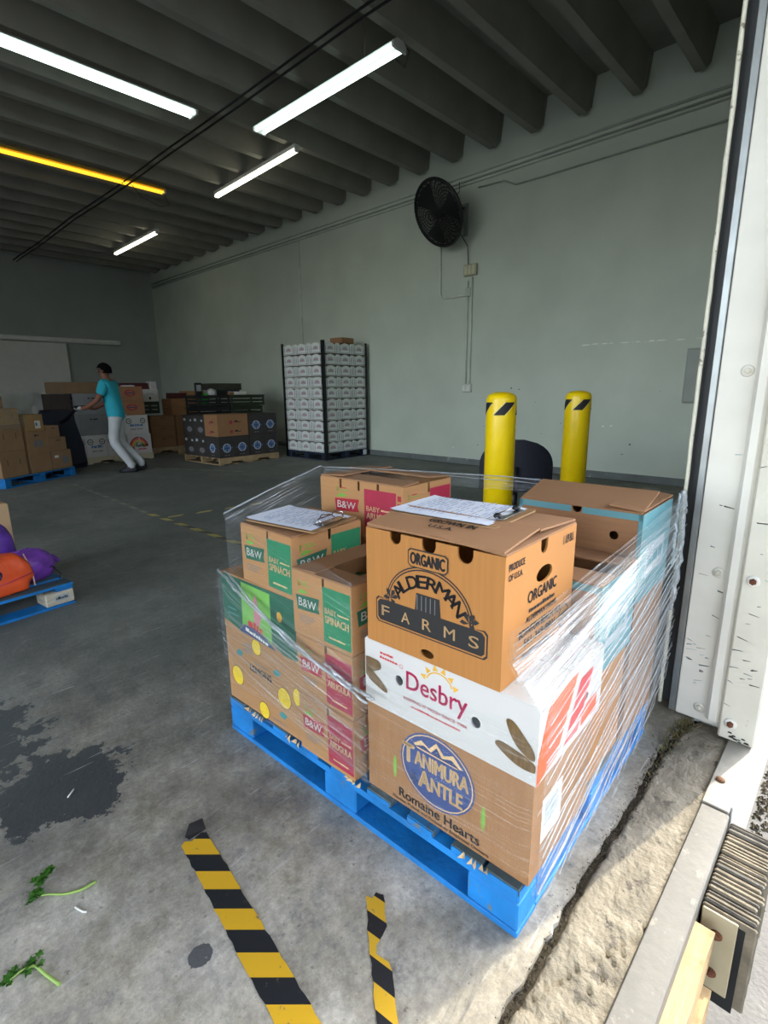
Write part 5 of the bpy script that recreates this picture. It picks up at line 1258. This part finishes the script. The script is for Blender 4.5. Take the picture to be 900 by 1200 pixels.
# dark shelf stack with white tray on top
dx_, dy_ = 4.19, 11.46
for k in range(2):
    stack_box('dark brown carton, %s of the narrow column between rainbow and kraft cartons' % ('lower', 'upper')[k], (dx_, dy_, k*.42), (.39, .42, .418), mat('very_dark_board', (52, 44, 38), rough=.8, var=.2), R(2))
crate('dark green crate under the white vented tray', (dx_-.02, dy_, .84), (.86, .42, .25), CRG, R(2), None)
def vent(p, W, H):
    p.rect(W*.12, H*.55, W*.32, H*.66, 'lime', 0); p.rect(W*.70, H*.58, W*.88, H*.68, 'palegrey', 0); p.ellipse(W*.24, H*.28, .025, .03, 'black', 0); p.ellipse(W*.78, H*.28, .025, .03, 'black', 0)
stack_box('white vented tray carton on a dark green crate near the back corner', (dx_, dy_, 1.092), (.84, .40, .26), WHITEB, R(2), vent)
stack_box('dark red and black carton lying on the white vented tray', (dx_+.10, dy_+.05, 1.353), (.56, .30, .13), MATS['dark_red_board'], R(3))
stack_box('small white carton on the right end of the white vented tray', (dx_+.70, dy_+.04, 1.353), (.13, .2, .16), WHITEB, R(3))

# ---- white rainbow cartons on pallets behind the man
wx_, wy_ = 3.14, 10.42; WRZ = R(2)
cW, sW = math.cos(WRZ), math.sin(WRZ)
def w3(u, v, z): return (wx_+cW*u-sW*v, wy_+sW*u+cW*v, z)
PALE = mat('pale_pallet_wood', (206, 194, 166), rough=.8, var=.1)
wood_pallet('pale wooden pallet under the white cartons behind the man', w3(0, 0, 0), WRZ, 1.22, 1.0, PALE)
def rings(p, W, H):
    for a in (.2, .78):
        p.ring(W*a, H*.70, .055, .055, .014, 'black', 0, 0, 360, 8); p.rect(W*a-.02, H*.68, W*a+.02, H*.72, 'black', 0)
    p.dash(5, W*.5, H*.42, W*.55, .05, 'skyblue', 1, .0); p.dash(11, W*.5, H*.24, W*.5, .025, 'grey', 1, 0)
def rainbow(p, W, H):
    for r_, c_ in ((.19, 'crimson'), (.165, 'orange'), (.140, 'gold'), (.115, 'lime')): p.ring(W*.45, H*.22, r_, r_*1.25, .024, c_, 0, 12, 180, 20)
    p.ellipse(W*.16, H*.24, .05, .05, 'crimson', 1); p.text('Rainbow', W*.58, H*.34, W*.52, .065, 'black', 3, .03, shear=.25); p.dash(8, W*.58, H*.18, W*.36, .030, 'magenta', 3, .02)
GW = 'white printed cartons behind the man'
for i in range(2): stack_box('white carton with ring prints, %s, under the grey cartons' % ('leftmost of the low row' if i == 0 else 'second of the low row')+'', w3(.02+i*.36, .02, .1255), (.355, .44, .40), WHITEB, WRZ, rings, GW)
stack_box('white carton with a rainbow arc print on the pale pallet behind the man', w3(.745, .0, .1255), (.46, .44, .37), WHITEB, WRZ, rainbow, GW)
stack_box('white carton with ring prints stacked on the rainbow carton', w3(.72, .0, .4965), (.46, .44, .36), WHITEB, WRZ, rings, GW)
KR2 = mat('kraft_rose_far', (150, 108, 76), rough=.8, var=.06)
def oval(p, W, H): p.ellipse(W*.45, H*.55, .10, .06, 'crimson' , 0); p.ellipse(W*.45, H*.55, .075, .04, KR2, 1); p.rect(W*.3, H*.52, W*.6, H*.58, 'navy', 2)
stack_box('kraft carton with red oval, lower of two on the ringed white carton', w3(.72, .02, .858), (.44, .42, .27), KR2, WRZ, oval)
stack_box('kraft carton with red oval, upper of two above the ringed white carton', w3(.71, .02, 1.129), (.44, .42, .27), KR2, WRZ, oval)
e = MB(); e.box(0, .22, 0, .12, 0, .015, PAPER, .002); e.box(.02, .2, .02, .1, .015, .02, PAPER, .001); tag(e.build('paper_stack', None, w3(.80, .05, 1.40)), 'white papers lying on the upper red-oval kraft carton', 'paper')
GREYC = mat('grey_carton', (120, 122, 124), rough=.6, var=.08)
def slot(p, W, H): p.rect(W*.40, H*.74, W*.66, H*.80, 'black', 0)
for k in range(2):
    stack_box('grey carton with a hand slot, %s of two left of the man' % ('lower', 'upper')[k], w3(-.06+.01*k, .03, .527+k*.375), (.50, .42, .372), GREYC, WRZ, slot)
stack_box('long kraft carton lying on the upper grey carton', w3(-.36, .16, 1.276), (.86, .36, .20), mat('kraft_dull_far', (122, 98, 72), rough=.85, var=.08), WRZ)
stack_box('dark brown carton standing left of the grey cartons behind the truck', w3(-.42, .16, 0), (.33, .42, .64), MATS['very_dark_board'], WRZ)
stack_box('dark brown carton on top of its twin left of the grey cartons', w3(-.42, .16, .642), (.33, .42, .63), MATS['very_dark_board'], WRZ)

# ---- far blue pallet with kraft cartons
AX, AY, AR = 1.525, 8.60, math.atan2(.678, 1.087)
cA, sA = math.cos(AR), math.sin(AR)
def a3(u, v, z): return (AX+cA*u-sA*v, AY+sA*u+cA*v, z)
block_pallet('blue pallet of kraft cartons at the far left', a3(0, 0, 0), AR, 1.26, 1.0, seed=3)
KF = mat('kraft_far_left', (158, 124, 90), rough=.8, var=.08)
def marks(p, W, H): p.rect(W*.25, H*.45, W*.27, H*.68, 'black', 0); p.rect(W*.72, H*.45, W*.74, H*.68, 'black', 0)
def dots(p, W, H): p.ellipse(W*.66, H*.45, .065, .065, 'grey', 0); p.rect(W*.14, H*.62, W*.34, H*.75, 'white', 0)
def bar(p, W, H): p.rect(W*.30, H*.62, W*.70, H*.78, 'grey', 0); p.rect(W*.36, H*.88, W*.56, H*.92, 'black', 0)
GF = 'kraft cartons on the far left blue pallet'
stack_box('kraft carton with two slits, bottom of the left column on the far blue pallet', a3(.0, .02, .1405), (.42, .5, .36), KF, AR, marks, GF)
stack_box('kraft carton with two slits, upper of the left column on the far blue pallet', a3(.0, .02, .5025), (.42, .5, .36), KF, AR, marks, GF)
stack_box('tall kraft carton with a grey bar in the middle of the far blue pallet', a3(.47, .02, .1405), (.38, .5, .60), KF, AR, bar, GF)
stack_box('kraft carton with grey dot and white label, right end of the far blue pallet', a3(.86, .02, .1405), (.38, .5, .28), KF, AR, dots, GF)
stack_box('kraft carton above the grey dot carton, middle of the right column', a3(.855, .03, .422), (.33, .5, .20), KF, AR, slot, GF)
stack_box('kraft carton at the head of the right column on the far blue pallet', a3(.855, .04, .6235), (.24, .45, .18), KF, AR, slot, GF)
def lab(p, W, H): p.rect(W*.52, H*.15, W*.82, H*.62, 'white', 0); p.rect(W*.56, H*.3, W*.66, H*.5, 'skyblue', 1)
stack_box('kraft carton with white label on top of the tall grey-bar carton', a3(.50, .04, .742), (.34, .40, .24), mat('kraft_far_yellow', (176, 140, 92), rough=.8, var=.06), AR+R(3), lab, GF)
stack_box('kraft carton slumped under film at the head of the left column', a3(.02, .03, .864), (.38, .42, .22), MATS['kraft_far_yellow'], AR-R(2), marks, GF)
stack_box('small kraft carton tipped on the film-covered carton at the far left', a3(.03, .10, 1.086), (.22, .3, .16), KF, AR-R(4))
stack_box('kraft carton at the rear of the far blue pallet, behind the left column', a3(.05, .55, .1405), (.5, .42, .66), KF, AR)
film2 = thing('stretch_wrap', 'loose clear film over the upper cartons of the far blue pallet', 'plastic wrap', a3(0, 0, 0), AR)
sheet('film_sheet', lambda s, t: (-.02+.50*s, -.012-.012*abs(nz3(s*4, t*5, 2)), .80+.34*t-.10*s*t), 14, 14, FILM_M, film2)
sheet('film_sheet', lambda s, t: (.02+.44*s, -.01+.3*t, 1.10-.09*s+.035*abs(nz3(s*5, t*5, 6))+(.16 if False else 0)), 14, 10, FILM_M, film2) if False else None

# ---- walk-behind pallet truck
NV = mat('truck_navy', (18, 26, 44), rough=.5, var=.15)
tx, ty = 2.62, 9.80; td = R(-75)
tk = thing('pallet_truck', 'dark navy walk-behind pallet truck pulled by the man', 'pallet truck', (tx, ty, 0), td)
# local +x toward the man
e = MB()
prof = [(-.16, .06), (.20, .06), (.24, .14), (.20, .45), (.06, .80), (-.02, .98), (-.14, 1.02), (-.20, .95), (-.20, .2)]
e.plate([prof], lambda a, b, d: (a, -.22+d, b), .44, NV); e.build('chassis_cover', tk)
e = MB(); e.tube([(-.02, 0, .80), (.18, 0, .86), (.42, 0, 1.00), (.60, 0, 1.05)], [.035, .03, .022, .02], BLACK, 8); e.build('tiller_arm', tk)
e = MB(); e.tube([(.62, -.13, 1.07), (.62, .13, 1.07)], .018, BLACK, 8); e.tube([(.60, 0, 1.05), (.62, 0, 1.07)], .02, BLACK, 8); e.build('tiller_grip', tk)
for y in (-.14, .14):
    e = MB(); e.box(-1.10, -.19, y-.08, y+.08, .055, .10, NV, .01); e.build('fork', tk)
    e = MB(); e.lathe([(.01, -.03), (.045, -.03), (.045, .03), (.01, .03)], BLACK, seg=14, mtx=Matrix.Translation((-.95, y, .046)) @ Matrix.Rotation(R(90), 4, 'X')); e.build('wheel', tk)
e = MB(); e.lathe([(.01, -.05), (.09, -.05), (.09, .05), (.01, .05)], BLACK, seg=18, mtx=Matrix.Translation((.02, 0, .091)) @ Matrix.Rotation(R(90), 4, 'X')); e.build('wheel', tk)

# ---- walking man
mx_, my_ = 3.22, 9.05; md = math.atan2(.62, -.78)
man = thing('person', 'man in a turquoise T-shirt and pale trousers walking away pulling the truck handle', 'person', (mx_, my_, 0), md)
def skin_obj(name, verts, edges, rad, m, root=0, sub=2):
    me = D.meshes.new(name); me.from_pydata(verts, edges, []); me.materials.append(m)
    o = put(name, me, man); bm = bmesh.new(); bm.from_mesh(me); ly = bm.verts.layers.skin.verify(); bm.verts.ensure_lookup_table()
    for i, v in enumerate(bm.verts): r_ = rad[i]; v[ly].radius = r_ if isinstance(r_, tuple) else (r_, r_); v[ly].use_root = (i == root)
    bm.to_mesh(me); bm.free(); s = o.modifiers.new('skin', 'SKIN'); s.use_smooth_shade = True; ss = o.modifiers.new('sub', 'SUBSURF'); ss.levels = sub; ss.render_levels = sub
    return o
SKIN = mat('skin_brown', (124, 78, 58), rough=.6, var=.05)
# x forward, y left, z up
V_ = [(-.02, 0, .93), (.00, 0, 1.10), (.03, 0, 1.28), (.05, 0, 1.43), (.06, 0, 1.49), (.075, 0, 1.545), (.085, 0, 1.625),            # 0-6 pelvis..head
      (.05, .17, 1.41), (.14, .25, 1.17), (.36, .20, 1.045), (.43, .18, 1.05),                              # 7-10 left arm (near the camera)
      (.05, -.17, 1.41), (.12, -.24, 1.16), (.34, -.12, 1.03), (.42, -.08, 1.05),                            # 11-14 right arm
      (-.02, .09, .88), (.03, .10, .50), (-.20, .09, .12), (-.10, .10, .045),                              # 15-18 left leg trailing
      (-.02, -.09, .88), (.00, -.09, .49), (-.30, -.09, .14), (-.24, -.09, .04)]                          # 19-22 right leg
E_ = [(0, 1), (1, 2), (2, 3), (3, 4), (4, 5), (5, 6), (3, 7), (7, 8), (8, 9), (9, 10), (3, 11), (11, 12), (12, 13), (13, 14), (0, 15), (15, 16), (16, 17), (17, 18), (0, 19), (19, 20), (20, 21), (21, 22)]
Rd = [(.07, .055), (.10, .075), (.13, .085), (.09, .07), .055, .062, (.085, .095), .062, .045, .034, .028, .062, .045, .034, .028, .065, .055, .042, .036, .065, .055, .042, .036]
skin_obj('body', V_, E_, Rd, SKIN)
SHIRT = mat('turquoise_shirt', (40, 170, 190), rough=.8, var=.06, scale=8, bump=.3, bscale=9); TROU = mat('pale_trousers', (190, 194, 196), rough=.85, var=.08, scale=9, bump=.3, bscale=12)
skin_obj('t_shirt', [(-.025, 0, .79), (-.015, 0, 1.00), (.02, 0, 1.25), (.045, 0, 1.40), (.055, 0, 1.505), (.05, .185, 1.40), (.10, .235, 1.235), (.05, -.185, 1.40), (.09, -.23, 1.23)],
         [(0, 1), (1, 2), (2, 3), (3, 4), (3, 5), (5, 6), (3, 7), (7, 8)], [(.15, .15), (.165, .14), (.18, .135), (.13, .115), .078, .088, .078, .085, .078], SHIRT)
skin_obj('trousers', [(-.02, 0, .97), (-.02, .085, .86), (.035, .105, .50), (-.20, .09, .12), (-.02, -.085, .86), (.005, -.095, .49), (-.305, -.09, .14), (-.20, .09, .05), (-.30, -.09, .06)], [(0, 1), (1, 2), (2, 3), (0, 4), (4, 5), (5, 6), (3, 7), (6, 8)],
         [(.125, .09), .098, .082, .066, .098, .082, .066, .062, .062], TROU)
HAIR = mat('black_hair', (12, 11, 11), rough=.95, spec=.1)
e = MB()
def hair(i, j):
    a = i*2*math.pi; b = j*math.pi*.5; r = .112+.010*nz3(math.cos(a)*4, math.sin(a)*4, b*4); fr = .45 if math.cos(a) > .2 else -.35
    bb = -fr*0+(-.35 if math.cos(a) < .25 else .35)*(1-j)+b
    return (.075+r*1.02*math.cos(bb)*math.cos(a), r*.86*math.cos(bb)*math.sin(a), 1.625+r*1.08*math.sin(bb))
e.grid(hair, 20, 10, HAIR); e.build('hair', man)
e = MB(); e.tube([(.155, 0, 1.65), (.185, 0, 1.615), (.165, 0, 1.605)], [.010, .016, .012], SKIN, 8); e.build('nose', man)
for s in (-1, 1):
    e = MB(); e.lathe([(.004, -.012), (.020, -.008), (.022, .004), (.010, .010)], SKIN, seg=10, mtx=Matrix.Translation((.075, s*.088, 1.615)) @ Matrix.Rotation(R(90*s), 4, 'X')); e.build('ear', man)
    e = MB(); e.lathe([(.001, -.005), (.006, -.003), (.006, .003), (.001, .005)], BLACK, seg=8, mtx=Matrix.Translation((.150, s*.034, 1.645))); e.build('eye', man)
e = MB(); e.tube([(.150, -.03, 1.572), (.164, 0, 1.570), (.150, .03, 1.572)], .006, mat('lips', (110, 60, 52), rough=.6), 6); e.build('mouth', man)
SHOE = mat('dark_shoes', (20, 22, 30), rough=.6)
for y, x, pz_ in ((.095, -.17, 0.0), (-.09, -.27, .03)):
    e = MB()
    def shoe(i, j, y=y, x=x, pz_=pz_):
        a = i*2*math.pi; w = [.0, 1, 1, .85, .45][round(j*4)]; z = [.002, .002, .03, .075, .12][round(j*4)]; L = [.0, .145, .145, .10, .06][round(j*4)]; off = [0.04, .04, .035, .0, -.03][round(j*4)]
        return (x+off+L*math.cos(a), y+.05*w*math.sin(a)*(1 if math.cos(a) > -.2 else .9), z+pz_*max(0, -math.cos(a))+pz_*.2)
    e.grid(shoe, 20, 4, SHOE); e.build('shoe', man)
for s, hx, hy, hz in ((1, .43, .18, 1.05), (-1, .42, -.08, 1.05)):
    GL = mat('pale_glove', (186, 186, 182), rough=.8) if s == 1 else SKIN
    e = MB(); e.grid(lambda i, j: (hx+.045*math.cos(math.pi*(j-.5))*math.cos(i*6.2832)+.02, hy+.04*math.cos(math.pi*(j-.5))*math.sin(i*6.2832), hz+.03*math.sin(math.pi*(j-.5))), 12, 8, GL); e.build('palm', man)
    for k in range(4):
        yy = hy-.032+.021*k; ln = (.9, 1, .97, .8)[k]; e = MB(); e.tube([(hx+.04, yy, hz+.02), (hx+.075*ln, yy, hz+.022), (hx+.095*ln, yy, hz-.004), (hx+.075*ln, yy, hz-.028)], [.010, .010, .009, .007], GL, 7); e.build('finger', man)
    e = MB(); e.tube([(hx+.01, hy-s*.035, hz), (hx+.045, hy-s*.05, hz-.02), (hx+.07, hy-s*.03, hz-.03)], [.012, .011, .008], GL, 7); e.build('thumb', man)

# ================================================================== NEAR LEFT PALLET WITH SACKS
LX, LY, LR = .862, 3.46, R(96.5)
RAWB = mat('raw_block_wood', (206, 198, 176), rough=.8, var=.18, scale=10, bump=.3, bscale=30, stretch=(1, 1, 9))
# deck boards run along its local x, which points away from the dock; local y runs to the left edge of the frame
lp = block_pallet('blue pallet with a pale raw block under the orange bag', (LX, LY, 0), R(6), 1.0, 1.2, seed=5) if False else None
lroot = thing('pallet', 'blue pallet with a pale raw end block at the left edge of the frame', 'pallet', (LX, LY, 0), R(7.5))
for i in range(7):
    y = .0+i*.15; e = MB(); e.box(-1.2, 0, y, y+.098+(.012 if i == 0 else 0), .120, .140, BLUEDECK, .003); e.box(-1.2, 0, y-.0015, y, .122, .138, BLUEP); e.box(0, .0015, y+.003, y+.095, .122, .138, BLUEP); e.build('deck_board', lroot)
for x in (-.10, -.65, -1.2):
    e = MB(); e.box(x, x+.1, .001, 1.0, .099, .119, BLUEP, .003); e.build('stringer_board', lroot)
    for y in (0, .43, .86):
        e = MB(); w = .16 if x == -.10 else .12; e.box(x-(w-.1), x+.099, y+.002, y+.139, .018, .098, RAWB if x == -.10 else BLUEP, .006); bl = e.build('block', lroot)
        if x == -.10 and y == 0:
            Print().rect(.05, .025, .13, .060, 'palegrey', 0).dash(7, .09, .034, .066, .016, 'black', 1, .01).onto(lambda a, b, d: (-.16+a, .002+d, .018+b), 'stamp_label', lroot)
for y in (0, .43, .88):
    e = MB(); e.box(-1.2, 0, y, y+.12, 0, .017, BLUEP, .003); e.build('bottom_board', lroot)
def cloth(name, label, cat, loc, rz, prof, m, parts=()):
    root = thing(name, label, cat, loc, rz); return root
PURP = mat('purple_mesh_sack', (124, 68, 172), rough=.35, var=.35, scale=16, bump=.5, bscale=26); PURP2 = mat('purple_mesh_sack_dark', (96, 56, 156), rough=.35, var=.35, scale=14, bump=.5, bscale=22)
def sack(label, loc, rz, sx, sy, sz, m, seed, droop=.4):
    root = thing('mesh_sack', label, 'sack', loc, rz)
    e = MB()
    def f(i, j):
        a = i*2*math.pi; b = -math.pi/2+j*math.pi; n_ = 1+.10*nz3(math.cos(a)*2.2+seed, math.sin(a)*2.2, math.sin(b)*2.4)+.05*abs(nz3(math.cos(a)*6, math.sin(a)*6+seed, math.sin(b)*6))
        z = sz*n_*math.sin(b); p = abs(math.cos(b))**.7
        x = sx*n_*p*math.copysign(abs(math.cos(a))**.8, math.cos(a)); y = sy*n_*p*math.copysign(abs(math.sin(a))**.8, math.sin(a))
        z = max(z, -sz*.8); return (x, y, z+sz*.8-droop*.0*(x/sx)**2)
    e.grid(f, 28, 18, m); e.build('filled_net', root)
    e = MB(); e.tube([(sx*.85, 0, sz*.9), (sx*1.1, .01, sz*1.0), (sx*1.25, -.02, sz*.7)], [.035, .02, .012], m, 8); e.build('tied_neck', root)
    return root
sack('purple mesh sack lying flat toward the pallet end', (.69, 3.70, .141), R(10), .14, .11, .105, PURP, 1.0)
sack('darker purple mesh sack heaped behind the orange bag', (.53, 3.88, .141), R(185), .15, .115, .20, PURP2, 5.0)
ORG = mat('orange_woven_bag', (238, 92, 44), rough=.45, var=.10, scale=9, bump=.5, bscale=14)
ob = thing('tote_bag', 'orange tote bag with dark handles lying on the blue pallet', 'bag', (.49, 3.50, .141), R(8))
e = MB()
def tote(i, j):
    a = i*2*math.pi; b = -math.pi/2+j*math.pi; p = abs(math.cos(b))**.45; x = .19*p*math.copysign(abs(math.cos(a))**.5, math.cos(a)); y = .075*p*math.copysign(abs(math.sin(a))**.7, math.sin(a))
    z = .11+.11*math.copysign(abs(math.sin(b))**.7, math.sin(b)); q = .012*nz3(x*18, y*18, z*18)+.006*math.sin(x*60+z*30)
    return (x+q, y-q+.06*(z/.22)+(.02 if z > .1 else 0), z*(1+.25*(x < 0)*.3))
e.grid(tote, 32, 20, ORG); e.build('bag_body', ob)
e = MB(); e.tube([(.186, -.02, .015), (.19, .0, .07), (.188, .03, .14), (.178, .055, .20)], .004, mat('bag_piping', (244, 200, 180), rough=.5), 6); e.build('piping', ob)
HN = mat('bag_handle_dark', (40, 30, 76), rough=.6)
e = MB(); pts = [(-.06+.10*math.cos(R(t)), .02-.02*math.sin(R(t)), .17+.09*math.sin(R(t))) for t in range(-10, 191, 20)]; e.tube(pts, .012, HN, 8); e.build('handle', ob)
e = MB(); pts = [(-.05+.07*math.cos(R(t)), -.055-.03*math.sin(R(t)), .13+.05*math.sin(R(t))) for t in range(0, 361, 24)]; e.tube(pts, .006, HN, 6); e.build('handle', ob)
e = MB(); e.tube([(-.17, -.078, .10), (.0, -.085, .085), (.18, -.06, .11)], .003, mat('bag_seam', (226, 60, 110), rough=.5), 6); e.build('seam', ob)
e = MB()
for k in range(4):
    pts = [(.75+.02*k+.035*math.sin(t*.6+k), 3.66+.01*k, .142+.05*abs(math.sin(t*.45+k*.4))) for t in range(8)]; e.tube(pts, .003, BLACK, 5)
e.tube([(.75, 3.64, .17), (.80, 3.62, .22), (.835, 3.58, .17), (.82, 3.56, .145)], .004, BLACK, 5)
tag(e.build('strap_coil', None, None), 'tangled black strap loops at the end of the purple sack', 'strap')
stack_box('pale kraft carton standing behind the purple sacks at the left frame edge', (.20, 4.06, .141), (.53, .40, .42), mat('kraft_pale', (206, 172, 132), rough=.8, var=.05), R(7.5), None)
stack_box('pale kraft carton stacked above at the left frame edge', (.18, 4.08, .562), (.49, .38, .20), MATS['kraft_pale'], R(7.5), None)
